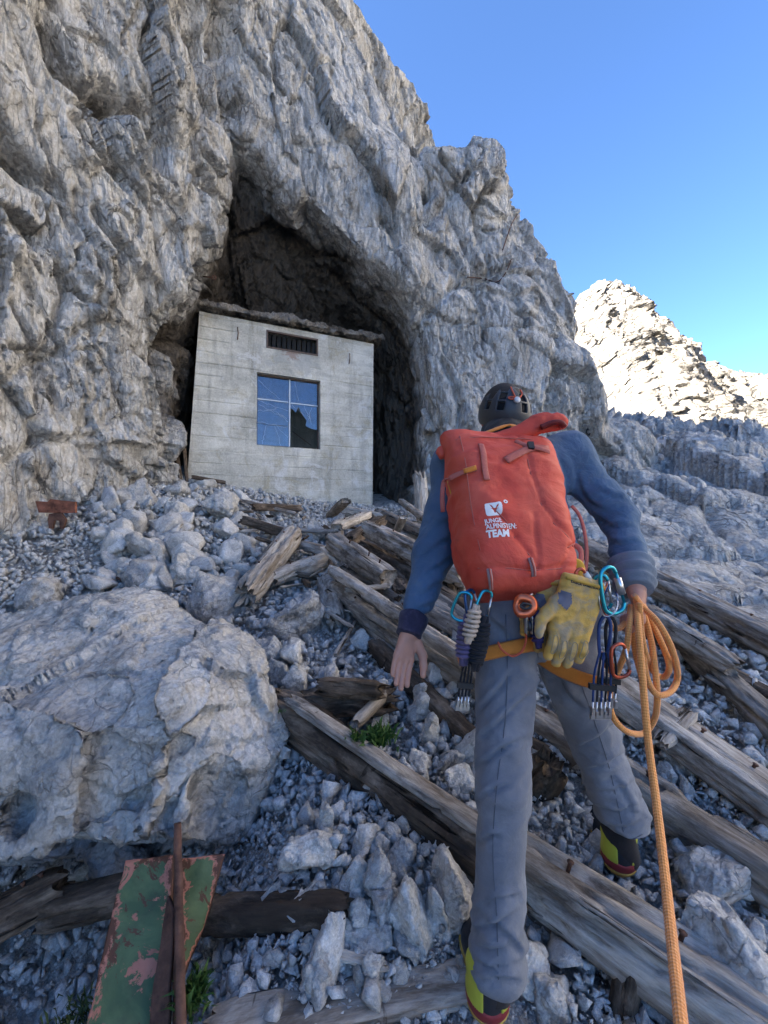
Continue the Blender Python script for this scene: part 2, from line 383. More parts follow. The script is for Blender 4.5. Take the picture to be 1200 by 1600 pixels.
M['peak'] = rock_mat('limestone_peak', .05, pale=(.33, .305, .265), mid=(.22, .20, .175), brown_amt=.66, slope=.7)
M['slab'] = rock_mat('limestone_slab', 1.0, brown_amt=.66, slope=.6, streak=(1.2, .7, 1))
M['wood'] = wood_mat('weathered_wood', (.48, .447, .41), (.15, .118, .093), .85, .58)
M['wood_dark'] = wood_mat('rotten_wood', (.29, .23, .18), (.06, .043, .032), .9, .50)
M['wood_pale'] = wood_mat('bleached_wood', (.60, .55, .49), (.24, .195, .155), .75, .66)
M['rust'] = rust_mat('rusty_steel'); M['rust_red'] = rust_mat('red_rust', (.20, .075, .045))

# ------------------------------------------------------------------ ground shape: smooth surface through measured points
CP = [(770, 1597, 1.05), (975, 1380, 1.4), (480, 1300, 1.45), (350, 1500, 1.2), (590, 1160, 2.0), (540, 1000, 2.9), (690, 1060, 2.35),
      (450, 1060, 2.4), (400, 970, 3.2), (300, 880, 4.2), (250, 785, 5.3), (350, 795, 6.0), (120, 890, 4.0), (480, 870, 4.4), (560, 815, 7.0),
      (300, 757, 6.7), (430, 785, 7.0), (660, 795, 8.0), (600, 860, 5.0), (850, 1110, 1.95), (1100, 1210, 1.7), (1200, 1310, 1.5), (1050, 1450, 1.25),
      (1200, 1500, 1.15), (1150, 1000, 2.8), (950, 905, 3.8), (1100, 935, 3.6), (1050, 830, 5.5), (1200, 900, 4.5), (1000, 750, 8.), (1200, 760, 9.),
      (1100, 722, 16), (1300, 752, 16), (970, 700, 14), (1000, 668, 40), (1200, 702, 40), (1500, 730, 40), (600, 1560, 1.08), (900, 1560, 1.1)]
CPW = [tuple(P(*c)) for c in CP] + [(-.75, 1.25, .08), (-1.1, 1.35, .0), (-1.2, 1.9, .15), (0, 0, .0), (1.5, 0, .1), (-1.5, 0, -.1), (0, -6, -1.6), (6, -6, -1.6), (-6, -6, -1.2),
      (10, 0, .4), (25, 0, .2), (-5, 4, .9), (-6, 7, 2.4), (60, 25, 5), (-10, 40, 10), (0, 12, 2.6)]
CA = np.array(CPW); 
def _phi(r2): return .5 * r2 * np.log(r2 + 1e-9)
_n = len(CA); _K = _phi(((CA[:, None, :2] - CA[None, :, :2]) ** 2).sum(2)) + np.eye(_n) * .02
_Pm = np.c_[np.ones(_n), CA[:, :2]]; _A = np.block([[_K, _Pm], [_Pm.T, np.zeros((3, 3))]])
_S = np.linalg.solve(_A, np.r_[CA[:, 2], 0, 0, 0])
def gz(x, y):
    x = np.asarray(x, float); y = np.asarray(y, float); r = _S[_n] + _S[_n + 1] * x + _S[_n + 2] * y
    for k in range(_n): r = r + _S[k] * _phi((x - CA[k, 0]) ** 2 + (y - CA[k, 1]) ** 2)
    return r
def G(u, v, lift=0.0, ymax=30):            # where the line of sight (u, v) meets the ground raised by lift
    d = ray(u, v); ys = np.linspace(.6, ymax, 900); f = CZ + d[2] * ys - gz(d[0] * ys, ys) - lift
    i = np.nonzero(f < 0)[0]; y = ys[i[0]] if len(i) else 8.0
    return np.array([d[0] * y, y, CZ + d[2] * y])

# ------------------------------------------------------------------ cliff with cave
M1 = np.array([-2.35, 6.6]); ES = nrm(np.array([.92, .39])); ET = np.array([-ES[1], ES[0]])
def lean(z): return .10 * np.maximum(z - 4.5, 0)
def on_wall(u, v):                         # photo point -> (s, z) on the leaning main wall
    d = ray(u, v); t = 0.
    for _ in range(12):
        # point y*d; t coordinate = (p-M1).ET
        y = (t + M1 @ ET) / (d[:2] @ ET); z = CZ + d[2] * y; t = float(lean(z - CZ))
    p = d[:2] * y - M1
    return float(p @ ES), z - CZ
SIL = [(540, -90), (562, 0), (600, 90), (640, 172), (662, 218), (700, 206), (745, 214), (800, 288), (850, 350), (888, 418), (900, 470), (916, 560), (936, 632), (958, 690), (1015, 760)]
CAVE = [(353, 190), (412, 232), (470, 295), (528, 352), (592, 412), (650, 480), (676, 556), (686, 650), (688, 720), (682, 800), (664, 880), (200, 880), (205, 730), (222, 650), (244, 550), (282, 470), (314, 392), (334, 270)]
sil = [on_wall(*q) for q in SIL] + [(10.2, -3), (-12, -3), (-12, 16), (on_wall(*SIL[0])[0] - 1, 16)]
cav = [on_wall(*q) for q in CAVE]
H = .056; LO = np.array([-7.2, -6.0, -1.7]); HI = np.array([9.6, 6.4, 11.4])
n3 = np.ceil((HI - LO) / H).astype(int)
s_ = (LO[0] + H * np.arange(n3[0])).astype(np.float32)[:, None, None]; t_ = (LO[1] + H * np.arange(n3[1])).astype(np.float32)[None, :, None]; z_ = (LO[2] + H * np.arange(n3[2])).astype(np.float32)[None, None, :]
dp = polysdf(s_[:, :, 0], z_[:, 0, :], sil)[:, None, :].astype(np.float32)
dc = polysdf(s_[:, :, 0], z_[:, 0, :], cav)[:, None, :].astype(np.float32)
edge = np.exp(-(np.maximum(-dp, 0) / .55) ** 1.2) * .5          # wall curls back towards its skyline
tl = t_ - lean(z_) - edge
D = smax(-tl, dp, np.float32(.35))
def bulge(u, v, r, dt=0.0):
    global D
    s, z = on_wall(u, v); c = (s, float(lean(z)) + dt, z)
    D = smin(D, ell(s_, t_, z_, c, r), np.float32(.25))
for q in [(760, 310, (.9, .6, 1.2), .45), (690, 262, (.5, .5, .6), .45), (850, 470, (.9, .6, 1.2), .35), (780, 560, (1.25, .7, 1.5), .25), (850, 640, (1.5, .8, 1.3), .2),
          (700, 480, (.7, .6, .8), .35), (720, 660, (.6, .6, 1.6), .25), (620, 330, (.5, .45, 1.3), .25), (440, 150, (.9, .45, 1.2), .25), (520, 260, (.8, .4, .8), .22),
          (640, 430, (.55, .5, .5), .25), (930, 720, (1.6, .7, .8), .2)]: bulge(*q)
# left wall: a second face meeting the first at the crease
W1 = (np.array([-4.35, 4.2]) - M1); W2 = (np.array([-2.92, 6.75]) - M1)
a1 = np.array([W1 @ ES, W1 @ ET]); a2 = np.array([W2 @ ES, W2 @ ET]); dr = nrm(a2 - a1); nl = np.array([dr[1], -dr[0]])
if nl[0] < 0: nl = -nl
dl = (s_ - a1[0]) * nl[0] + (t_ - a1[1]) * nl[1] - .075 * np.maximum(z_, 0) - .10 * np.maximum(2.5 - z_, 0) * .5
D = smin(D, dl.astype(np.float32), np.float32(.25))
hollow = smax(dc + .17 * np.maximum(t_, 0) + np.float32(.02) * (t_ > 0) - .12 * np.clip(-t_, 0, 1), t_ - 5.6, np.float32(.8))
zap = on_wall(353, 190)[1]; hollow = smax(hollow, ((t_ - lean(z_)) - .60 - .32 * np.maximum(zap - z_, 0) - .15 * np.maximum(zap - z_, 0) ** 2) * np.float32(.75), np.float32(.3))
hollow = np.maximum(hollow, -1.3 - t_)
D = smax(D, -hollow, np.float32(.12)).astype(np.float32)
V, Q = nets(D, LO, H)
del D, hollow, dl, tl
def cliff_world(V):
    return np.c_[M1[0] + V[:, 0] * ES[0] + V[:, 1] * ET[0], M1[1] + V[:, 0] * ES[1] + V[:, 1] * ET[1], V[:, 2] + CZ]
V = cliff_world(V)
bvh0 = BVHTree.FromPolygons([Vector(v) for v in V], Q.tolist())
def on_cliff(u, v, b=None):
    h = (b or bvh0).ray_cast(Vector((0, 0, CZ)), Vector(ray(u, v)).normalized()); return np.array(h[0]) if h[0] else P(u, v, 8), (np.array(h[1]) if h[1] else np.array([0, -1., 0]))
# fractures: (points in photo, half width, depth)
CRK = [([(78, 0), (82, 60), (100, 110), (135, 150), (175, 160)], .13, .30), ([(175, 160), (215, 185), (245, 235), (250, 300)], .16, .28), ([(0, 225), (35, 262), (75, 290)], .13, .28), ([(150, 240), (185, 270), (195, 290)], .08, .16),
       ([(310, 0), (318, 60), (305, 110), (322, 160)], .20, .35), ([(352, 0), (352, 60), (357, 150), (353, 200)], .14, .35), ([(300, 160), (295, 240)], .05, .15), ([(262, 320), (285, 350)], .09, .22), ([(305, 275), (325, 315)], .10, .22),
       ([(120, 190), (160, 250), (195, 290)], .06, .14), ([(60, 320), (85, 380)], .05, .12), ([(30, 420), (60, 470)], .06, .12), ([(150, 330), (190, 400), (200, 450)], .05, .12), ([(225, 420), (250, 500)], .05, .12),
       ([(395, 20), (430, 95)], .06, .14), ([(405, 110), (490, 105), (520, 115)], .05, .10), ([(555, 60), (570, 140), (580, 200)], .07, .14), ([(588, 260), (600, 330), (618, 380)], .08, .18), ([(500, 160), (535, 260)], .03, .06),
       ([(662, 218), (668, 300), (665, 350)], .10, .25), ([(668, 350), (720, 290), (790, 300)], .09, .18), ([(665, 490), (720, 440), (790, 425)], .10, .22), ([(800, 490), (850, 540), (855, 600), (905, 650)], .06, .20),
       ([(760, 360), (830, 380), (880, 440)], .07, .14), ([(690, 560), (720, 640), (710, 700)], .07, .16), ([(815, 440), (860, 480), (900, 560)], .07, .15), ([(0, 590), (80, 560), (150, 500)], .05, .10), ([(0, 720), (60, 690), (140, 680)], .05, .10), ([(30, 60), (60, 200), (110, 330), (130, 420)], .04, .14), ([(120, 300), (150, 420), (165, 540), (190, 640)], .035, .14), ([(215, 90), (250, 200), (262, 300)], .035, .12), ([(230, 260), (245, 380), (262, 470)], .04, .14), ([(20, 480), (60, 560), (90, 640)], .035, .12), ([(430, 20), (470, 150), (520, 300), (560, 380)], .025, .10), ([(520, 20), (545, 150), (600, 260)], .025, .09), ([(700, 330), (735, 420), (760, 520), (800, 640)], .035, .13), ([(850, 400), (880, 500), (890, 580)], .03, .12)]
seg = []
for pts, w, dd in CRK:
    pp = [on_cliff(*q)[0] for q in pts]
    seg += [(pp[i], pp[i + 1], w, dd) for i in range(len(pp) - 1)]
c_ = V[Q].mean(1); n_ = np.cross(V[Q[:, 2]] - V[Q[:, 0]], V[Q[:, 3]] - V[Q[:, 1]]); n_ /= np.linalg.norm(n_, axis=1)[:, None] + 1e-12; r_ = c_ - np.array([0, 0, CZ]); yy = np.maximum(r_[:, 1], .1)
fine = (r_[:, 1] > 1) & (np.abs(r_[:, 0] / yy) < 1.12) & (r_[:, 2] / yy < 1.42) & ((n_ * r_).sum(1) / np.linalg.norm(r_, axis=1) < .30) & (((c_[:, :2] - M1) @ ET) < 4.6) & (c_[:, 2] > gz(c_[:, 0], c_[:, 1]) - .35)
QC = Q[~fine]; V, Q = subdiv(V, Q[fine]); Q = np.concatenate([Q, QC])          # finer mesh where the cliff can be seen
N0 = vnormals(V, Q)
lw = sstep(.35, -.35, (V[:, 0] + 2.75) * .9 + (V[:, 1] - 6.75) * .0)            # 1 on the left wall
def rotp(p, ax, a):
    R = np.array(Matrix.Rotation(a, 3, ax)); return p @ R.T
wp = V + .22 * np.stack([pn(V * 1.1, 81), pn(V * 1.1, 82), pn(V * 1.1, 83)], 1) + .05 * np.stack([pn(V * 4, 84), pn(V * 4, 85), pn(V * 4, 86)], 1)
pa = np.where(lw[:, None] > .5, rotp(wp, 'X', -.42), rotp(wp, 'Y', .38)) * np.array([1., 1., .40])
jm = sstep(-.1, .25, fbm(V * .8, 91, 3))                          # well jointed patches and more massive ones
rb = sstep(3.2, 4.6, (V[:, :2] - M1) @ ES)                                # the right buttress is blockier
d = .10 * fbm(V * .5, 3, 2) + (.20 + .12 * lw + .14 * rb) * facets(pa * .72, 11, 2.4, .25, .03) + (.085 + .06 * lw + .04 * rb) * facets(pa * 2.0 + 5, 21, 2.4, .45, .035) * (.4 + .7 * jm)
d += (.026 + .016 * lw) * facets(pa * np.array([1, 1, 1.2]) * 5.5, 31, 2.4, .4, .05) * (.3 + jm) + (.007 + .005 * lw) * facets(V * 14, 61, 2.2, .3, .08) * (.4 + jm)
d += .025 * lw * ridged(pa * 1.5, 41, 2, .5)
def saw(c): f = c - np.floor(c); return (1 - f) * sstep(0, .10, f)
sc1 = np.where(lw > .5, .60 * V[:, 1] + .80 * V[:, 2], .45 * V[:, 0] + .35 * V[:, 1] + .82 * V[:, 2])
d += (.03 + .17 * lw + .10 * rb) * saw(sc1 * .95 + .9 * fbm(V * .55, 101, 3)) * sstep(-.25, .35, fbm(V * .6, 103, 3)) + (.025 + .055 * lw + .04 * rb) * saw(sc1 * 2.7 + 1.3 * fbm(V * 1.1, 105, 3)) * sstep(-.1, .35, fbm(V * 1.2, 107, 3)) + (.010 + .016 * lw) * saw(sc1 * 8 + 1.6 * fbm(V * 2.5, 109, 3)) * sstep(-.1, .3, fbm(V * 2.2, 111, 2))
inner = sstep(.2, 1.2, (V[:, :2] - M1) @ ET) * ((V[:, :2] - M1) @ ES > -1.2) * ((V[:, :2] - M1) @ ES < 3.4)
d *= 1 - .35 * inner
wv = V + .10 * np.stack([pn(V * 2.2, 71), pn(V * 2.2, 72), pn(V * 2.2, 73)], 1)
for a, b, w, dd in seg:
    ab = b - a; t = np.clip(((wv - a) @ ab) / (ab @ ab + 1e-9), 0, 1); r = np.linalg.norm(wv - a - t[:, None] * ab, axis=1)
    d -= dd * np.exp(-(r / w) ** 2)
V = V + N0 * d[:, None]
cave_shade_n = fbm(V * 1.6, 95, 4)
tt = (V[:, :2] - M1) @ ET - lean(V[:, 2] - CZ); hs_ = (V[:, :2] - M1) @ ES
damp = np.clip(sstep(.30, .75, tt + .30 * cave_shade_n), 0, 1) * (hs_ < 4.6) * (hs_ > -1.6) * (V[:, 2] < 7.5)   # dark brown cave rock, painted darker still to give the cave its shade
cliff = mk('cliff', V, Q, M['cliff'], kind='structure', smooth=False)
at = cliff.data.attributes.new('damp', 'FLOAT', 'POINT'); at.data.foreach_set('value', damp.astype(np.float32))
bvh1 = BVHTree.FromPolygons([Vector(v) for v in V], Q.tolist())
del V, Q, N0, pa, wv

# ------------------------------------------------------------------ unseen massif added on the left to keep the place in shade, and the far peak
def sheet(fn, nu, nv):
    a = np.linspace(0, 1, nu); b = np.linspace(0, 1, nv); A, B = np.meshgrid(a, b, indexing='ij'); V = fn(A.ravel(), B.ravel())
    i = np.arange(nu * nv).reshape(nu, nv); Q = np.stack([i[:-1, :-1].ravel(), i[1:, :-1].ravel(), i[1:, 1:].ravel(), i[:-1, 1:].ravel()], 1)
    return V, Q
def massif(a, b):
    L = np.array([(-14, -60), (-9, -20), (-8.5, -3), (-9, 6), (-10, 14), (-19, 45), (-30, 90), (-42, 150)], float); k = np.linspace(0, 1, len(L))
    x = np.interp(a, k, L[:, 0]); y = np.interp(a, k, L[:, 1]); top = np.interp(a, k, [14, 19, 40, 48, 54, 64, 66, 60])
    z = -10 + b * (top + 10); x = x - .14 * z
    p = np.c_[x, y, z]; n = fbm(p * .08, 5, 4); p[:, 0] -= np.abs(n) * 4 * sstep(-30, 10, y) + 1.5; p[:, 2] += fbm(p * np.array([.0, .11, 0]) + 3, 6, 4) * 7 * b
    return p
V, Q = sheet(massif, 110, 40); mk('shade_massif', V, Q, M['peak'], kind='structure')
PK = [(840, 560), (880, 490), (903, 458), (935, 438), (968, 450), (992, 472), (1012, 500), (1030, 520), (1060, 556), (1092, 560), (1122, 574), (1150, 578), (1180, 586), (1210, 594), (1300, 620), (1500, 640), (1900, 700)]
YP = 120.
def peak(a, b):
    u = 820 + a * 1080; k = np.interp(u, [q[0] for q in PK], [q[1] for q in PK]); y0 = YP - 30 * sstep(1000, 1800, u)
    x = (u - 600) / FPX * y0; top = (812 - k) / FPX * y0
    bb = b * 1.0
    z = CZ - 12 + bb * (top + 12); y = y0 - (top - (z - CZ)) * .85
    x = x * (y / y0) * .35 + x * .65
    p = np.c_[x, y, z]
    fall = 1 - .75 * sstep(.9, 1., b)
    rg = ridged(np.c_[x * .085 + z * .012, y * .03, z * .02], 8, 4, .55)
    dd = 3.2 * rg + 3.2 * facets(np.c_[x * .15 + z * .03, y * .1, z * .055], 12, 1.9) + 1.7 * facets(np.c_[x * .36 + z * .05, y * .3, z * .16], 13, 2.0) + .7 * ridged(p * np.array([.4, .3, .2]), 15, 4, .6) + .7 * facets(p * np.array([.9, .75, .5]), 14, 1.8) + .35 * facets(p * 1.7, 16, 1.8)
    p[:, 1] -= dd * .8 * fall; p[:, 0] += .45 * dd * fall * .6; p[:, 2] += .6 * fbm(p * .35, 18, 4) + .7 * facets(p * .33, 19, 1.4) * sstep(.6, 1, b)
    return p
V, Q = sheet(peak, 470, 270)
# back side of the ridge so that the peak is a solid
V = np.concatenate([V, V.reshape(470, 270, 3)[:, -1] + np.array([4, 22, -16.]), V.reshape(470, 270, 3)[:, -1] + np.array([8, 60, -80.])])
i0 = np.arange(470) * 270 + 269; i1 = 470 * 270 + np.arange(470); i2 = i1 + 470
Q = np.concatenate([Q, np.stack([i0[:-1], i0[1:], i1[1:], i1[:-1]], 1), np.stack([i1[:-1], i1[1:], i2[1:], i2[:-1]], 1)])
mk('far_peak', V, Q, M['peak'], kind='structure', smooth=False)

# ------------------------------------------------------------------ ground, bedrock slab, valley
def hollow_at(x, y): return .40 * np.exp(-(((x + 1.05) / .5) ** 2 + ((y - 1.42) / .36) ** 2))     # washed-out hollow under the boulder
def near(a, b):
    x = -6 + 14 * a; y = -4 + 14.5 * b; z = gz(x, y); p = np.c_[x, y, z]
    z2 = z + .045 * fbm(p * 1.6, 23, 4) + .02 * facets(p * 8, 24, 1.2) + .012 * facets(p * 19, 25, 1.2) - .05
    z2 -= hollow_at(x, y)
    return np.c_[x, y, z2]
V, Q = sheet(near, 230, 240); mk('ground', V, Q, M['ground'], kind='structure')
def wline(x, y): return (x - 2.25) * .955 + (y - 4.35) * .298
def slabf(a, b):
    r = 2.2 * (1 + b * 24 * b + b * 3); th = .04 + a * 1.45       # fan around the camera foot: fine near, coarse far
    x = r * np.sin(th) + .2; y = r * np.cos(th) + .6; w = wline(x, y) + .35 * fbm(np.c_[x, y, x * 0] * .9, 33, 3); z = gz(x, y); p = np.c_[x, y, z]
    sc = np.clip(r / 6, 1, 6)
    pw = p + .25 * np.stack([pn(p * .8, 131), pn(p * .8, 132), pn(p * .8, 133)], 1)
    dd = .22 * facets(np.c_[pw[:, 0] * .75 + pw[:, 1] * .35, pw[:, 1] * .55, pw[:, 2]], 34, 1.3, .35, .035) + .05 * facets(pw * np.array([2.1, 1.2, 1.6]), 35, 1.5, .5, .04) + .018 * facets(pw * 6, 36, 1.8, .3, .06) + .12 * ridged(p * .6, 37, 4, .55) + 1.5 * sc / 6 * facets(pw * np.array([.42, .30, .3]), 38, 2.0, .3, .04) + .9 * sc / 6 * facets(pw * 1.0, 39, 2.0, .3, .05)
    z = z + np.where(w > 0, 1, 0) * 0 + (.06 + dd * np.minimum(1, .5 + sc * .25)) * sstep(-.05, .5, w) - .35 * sstep(.25, -.35, w)
    return np.c_[x, y, z]
V, Q = sheet(slabf, 340, 330); mk('rock_slab', V, Q, M['slab'], kind='structure', smooth=False)
def valley(a, b):
    r = 9 * (240 ** b); th = a * 2 * math.pi; x = r * np.sin(th); y = r * np.cos(th)
    z = -1.6 - 55 * sstep(25, 190, r) + 4 * fbm(np.c_[x, y, x * 0] * .02, 44, 3) * sstep(10, 60, r) 
    z = np.where((y > 0), np.minimum(z, -3), z)
    return np.c_[x, y, z]
def bounce_wall(a, b):                        # pale wall added out of view to bounce sunlight into the shade
    th = rad(47) + a * rad(99); r0 = 200 + 18 * np.sin(th * 5); hmax = 320 * sstep(rad(132), rad(117), th) + 30; top = hmax * (1 + .14 * fbm(np.c_[th * 4.1, th * 0, th * 0], 61, 3)); z = -58 + b * (top + 58); r = r0 + b * b * 95 * (hmax / 350)
    p = np.c_[r * np.sin(th), r * np.cos(th), z]; k = 12 * ridged(p * .016, 62, 4) * (b < .97); p[:, 0] -= k * np.sin(th); p[:, 1] -= k * np.cos(th); return p
V, Q = sheet(bounce_wall, 150, 50); mk('added_bounce_wall', V, Q, rock_mat('bounce_wall_limestone', .05, pale=(.60, .57, .52), mid=(.47, .44, .40), brown_amt=.75, slope=.5), kind='structure')
V, Q = sheet(valley, 120, 60); mk('valley', V, Q, M['peak'], kind='structure')
# ------------------------------------------------------------------ concrete hut in the cave
def concrete_mat():
    t = NT('old_concrete'); co = t.coord('Object', rnd=False); st = t.coord('Object', (1.0, 1.0, 4.5), rnd=False); vs = t.coord('Object', (3.5, 3.5, .45), rnd=False)
    big = t.noise(co, 1.1, 6, .6, .5); bands = t.noise(st, 1.4, 6, .65); sm = t.noise(co, 38, 7, .75); drip = t.noise(vs, 1.6, 6, .6)
    c = t.mix(t.ramp(big, [(.34, 0), (.60, 1)]), (.43, .41, .35), (.70, .665, .575))
    c = t.mix(t.ramp(bands, [(.48, 0), (.72, .5)]), c, (.24, .225, .185))
    c = t.mix(t.ramp(drip, [(.50, 0), (.70, .62)]), c, (.22, .205, .17))
    c = t.mix(t.ramp(t.noise(co, 2.6, 7, .7, 1.0), [(.56, 0), (.64, .7)]), c, (.66, .65, .62))
    c = t.mix(t.ramp(t.noise(co, 3.2, 5, .6, 1.0), [(.56, 0), (.70, .55)]), c, (.40, .34, .22))
    c = t.mix(.6, c, t.ramp(sm, [(.25, .25), (.5, .5), (.75, .76)]), 'OVERLAY')
    vmn = t.n('ShaderNodeVectorMath', operation='SUBTRACT'); t.l(t.coord('Object', rnd=False), vmn.inputs[0]); vmn.inputs[1].default_value = STAIN
    vsc = t.n('ShaderNodeVectorMath', operation='MULTIPLY'); t.l(vmn.outputs[0], vsc.inputs[0]); vsc.inputs[1].default_value = (1, 1, 1.7); vl = t.n('ShaderNodeVectorMath', operation='LENGTH'); t.l(vsc.outputs[0], vl.inputs[0])
    rm = t.math('SUBTRACT', t.noise(co, 16, 6, .7), t.math('MULTIPLY', vl.outputs['Value'], 1.1)); c = t.mix(t.ramp(rm, [(.30, 0), (.42, .85)]), c, (.30, .12, .05))
    ring_ = t.math('SUBTRACT', t.noise(co, 4, 4, .6), t.math('MULTIPLY', vl.outputs['Value'], .5)); c = t.mix(t.ramp(ring_, [(.22, 0), (.34, .5)]), c, (.33, .335, .325))
    pit = t.ramp(t.voro(co, 60, 'F1'), [(.05, .35), (.16, 1)]); pm = t.ramp(t.noise(co, 5, 4), [(.5, 0), (.62, .9)])
    c = t.mix(pm, c, t.mix(1.0, c, pit, 'MULTIPLY'))
    return t.done(c, .9, t.bump(t.math('ADD', sm, t.math('MULTIPLY', bands, .6)), .7, .012), spec=.2)
M['roofc'] = rock_mat('crumbled_concrete', 4.0, pale=(.36, .325, .28), mid=(.24, .21, .175), brown=(.13, .105, .08), brown_amt=.55, slope=.6)
M['brownmetal'] = plain('brown_painted_steel', (.11, .075, .058), .6, 0, .3, 40, .3)
M['dark'] = plain('dark_interior', (.035, .032, .03), .9)
M['whiteline'] = plain('broken_glass_edge', (.62, .66, .70), .4)
def glass_mat():
    t = NT('dusty_window_glass'); t.t.nodes.remove(t.b); out = [n for n in t.t.nodes if n.type == 'OUTPUT_MATERIAL'][0]
    g = t.n('ShaderNodeBsdfGlossy'); g.inputs['Roughness'].default_value = .04; g.inputs['Color'].default_value = (.80, .88, 1, 1)
    d = t.n('ShaderNodeBsdfDiffuse'); d.inputs['Color'].default_value = (.20, .22, .24, 1); tr = t.n('ShaderNodeBsdfTransparent'); tr.inputs['Color'].default_value = (.75, .8, .85, 1)
    co = t.coord('Object'); m1 = t.n('ShaderNodeMixShader'); m2 = t.n('ShaderNodeMixShader'); m1.inputs[0].default_value = .105
    t.l(tr.outputs[0], m1.inputs[1]).l(g.outputs[0], m1.inputs[2]).l(m1.outputs[0], m2.inputs[1]).l(d.outputs[0], m2.inputs[2])
    t.l(t.ramp(t.noise(co, 4, 6, .7), [(.35, .04), (.75, .22)]), m2.inputs[0]); t.l(m2.outputs[0], out.inputs[0]); return t.m
M['glass'] = glass_mat()
BL, BR, TL, TR = P(289, 800, 7.0), P(582, 800, 8.4), P(312, 480, 7.0), P(584, 539, 8.4)
HE = nrm(np.r_[(BR - BL)[:2], 0]); HN = np.array([HE[1], -HE[0], 0]); HO = BL.copy()      # HN points out of the hut, towards the path
WZ0, WZ1 = .9, float((TL[2] + TR[2]) / 2)
def wall_uv(u, v):
    d = ray(u, v); o = np.array([0, 0, CZ]); y = ((HO - o) @ HN) / (d @ HN); p = o + d * y; return float((p - HO) @ HE), float(p[2])
sL = lambda z: np.interp(z, [BL[2], WZ1], [0, float((TL - HO) @ HE)]); sR = lambda z: np.interp(z, [BL[2], WZ1], [float((BR - HO) @ HE), float((TR - HO) @ HE)])
w0 = [wall_uv(*q) for q in ((402, 579), (500, 597), (501, 702), (401, 695))]; v0 = [wall_uv(*q) for q in ((416, 514), (497, 531), (497, 558), (416, 542))]
WS0, WS1, WB, WT = (w0[0][0] + w0[3][0]) / 2, (w0[1][0] + w0[2][0]) / 2, (w0[2][1] + w0[3][1]) / 2, (w0[0][1] + w0[1][1]) / 2
VS0, VS1, VB, VT = v0[0][0], v0[1][0], (v0[2][1] + v0[3][1]) / 2, (v0[0][1] + v0[1][1]) / 2
hut = thing('hut', tuple(HO * np.array([1, 1, 0]) + np.array([0, 0, WZ0])), 'small weathered concrete hut with broken window standing inside the cave', 'hut')
STAIN = tuple((HO * np.array([1, 1, 0]) + HE * (VS0 + VS1) / 2 + np.array([0, 0, VB - .03])) - np.array([HO[0], HO[1], WZ0])); M['concrete'] = concrete_mat()
rng = np.random.default_rng(5)
bl = np.arange(WZ0 + .12, WZ1, .205) + rng.uniform(-.02, .02, len(np.arange(WZ0 + .12, WZ1, .205)))
zs = sorted(set([WZ0, WZ1, WB, WT, VB, VT] + [round(b + k, 4) for b in bl for k in (-.010, -.004, .004, .010) if WZ0 < b + k < WZ1] + list(np.arange(WZ0, WZ1, .04))))
zs = [z for i, z in enumerate(zs) if i == 0 or z - zs[i - 1] > .0015]
ss = sorted(set([WS0, WS1, VS0, VS1] + list(np.linspace(0, 1, 110) * float(sR(1.5))))); zs = np.array(zs); ss = np.array(ss)
S, Z = np.meshgrid(ss, zs, indexing='ij'); fr = S / S.max()
inn = lambda s, z, a, b, c, d: (s > a - 1e-6) & (s < b + 1e-6) & (z > c - 1e-6) & (z < d + 1e-6)
lk = (fr - .5) ; Sx = S + (1 - np.clip(fr * 6, 0, 1)) * sL(Z) + np.clip(fr * 6 - 5, 0, 1) * (sR(Z) - sR(1.5))
band = np.searchsorted(bl, Z.ravel()); off = (rng.random(len(bl) + 2)[band] - .5) * .009
flat = np.c_[Sx.ravel(), Z.ravel(), 0 * Z.ravel()]
brk = pn(np.c_[flat[:, 0] * 1.3, band * 7.1, 0 * band], 3) > .05
grv = np.zeros(len(flat))
for b in bl: grv = np.minimum(grv, -np.where(np.abs(flat[:, 1] - b) < .005, .012, 0))
dn = off + grv * brk + .006 * fbm(np.c_[flat[:, 0] * 3, flat[:, 1] * 3, 0 * band], 4, 4) + .004 * fbm(np.c_[flat[:, 0] * 14, flat[:, 1] * 14, 0 * band], 6, 3)
dn -= .05 * np.clip(fbm(np.c_[flat[:, 0] * 2.2, flat[:, 1] * 2.2, 0 * band], 9, 4) - .35, 0, .3) * (flat[:, 1] < 1.75)
onb = (np.abs(S.ravel() - WS0) < 1e-4) | (np.abs(S.ravel() - WS1) < 1e-4)
pts = HO * np.array([1, 1, 0]) + HE * flat[:, :1] + HN * dn[:, None]; pts[:, 2] = flat[:, 1]
i = np.arange(S.size).reshape(S.shape); cS = (S[:-1, :-1] + S[1:, 1:]) / 2; cZ = (Z[:-1, :-1] + Z[1:, 1:]) / 2
keep = ~(inn(cS, cZ, WS0, WS1, WB, WT) | inn(cS, cZ, VS0, VS1, VB, VT))
Q = np.stack([i[:-1, :-1], i[1:, :-1], i[1:, 1:], i[:-1, 1:]], 2)[keep]
mk('front_wall', pts, Q, M['concrete'], hut)
def hp(s, z, n): return HO * np.array([1, 1, 0]) + HE * s + HN * n + np.array([0, 0, z])
UPZ = np.array([0, 0, 1.]); SRm = float(sR(2.2)); HD = 2.1
for nm, c, hf in (('side_wall', hp(SRm - .11, (WZ0 + WZ1) / 2, -HD / 2 - .012), (.10, HD / 2, (WZ1 - WZ0) / 2)), ('side_wall', hp(float(sL(WZ1)) + .12, (WZ0 + WZ1) / 2, -HD / 2 - .02), (.10, HD / 2, (WZ1 - WZ0) / 2)), ('back_wall', hp(SRm / 2, (WZ0 + WZ1) / 2, -HD), (SRm / 2 - .22, .1, (WZ1 - WZ0) / 2))):
    b = MB(); b.add(*box(c, (HE, HN, UPZ), hf)); b.build(nm, M['concrete'], hut, smooth=False)
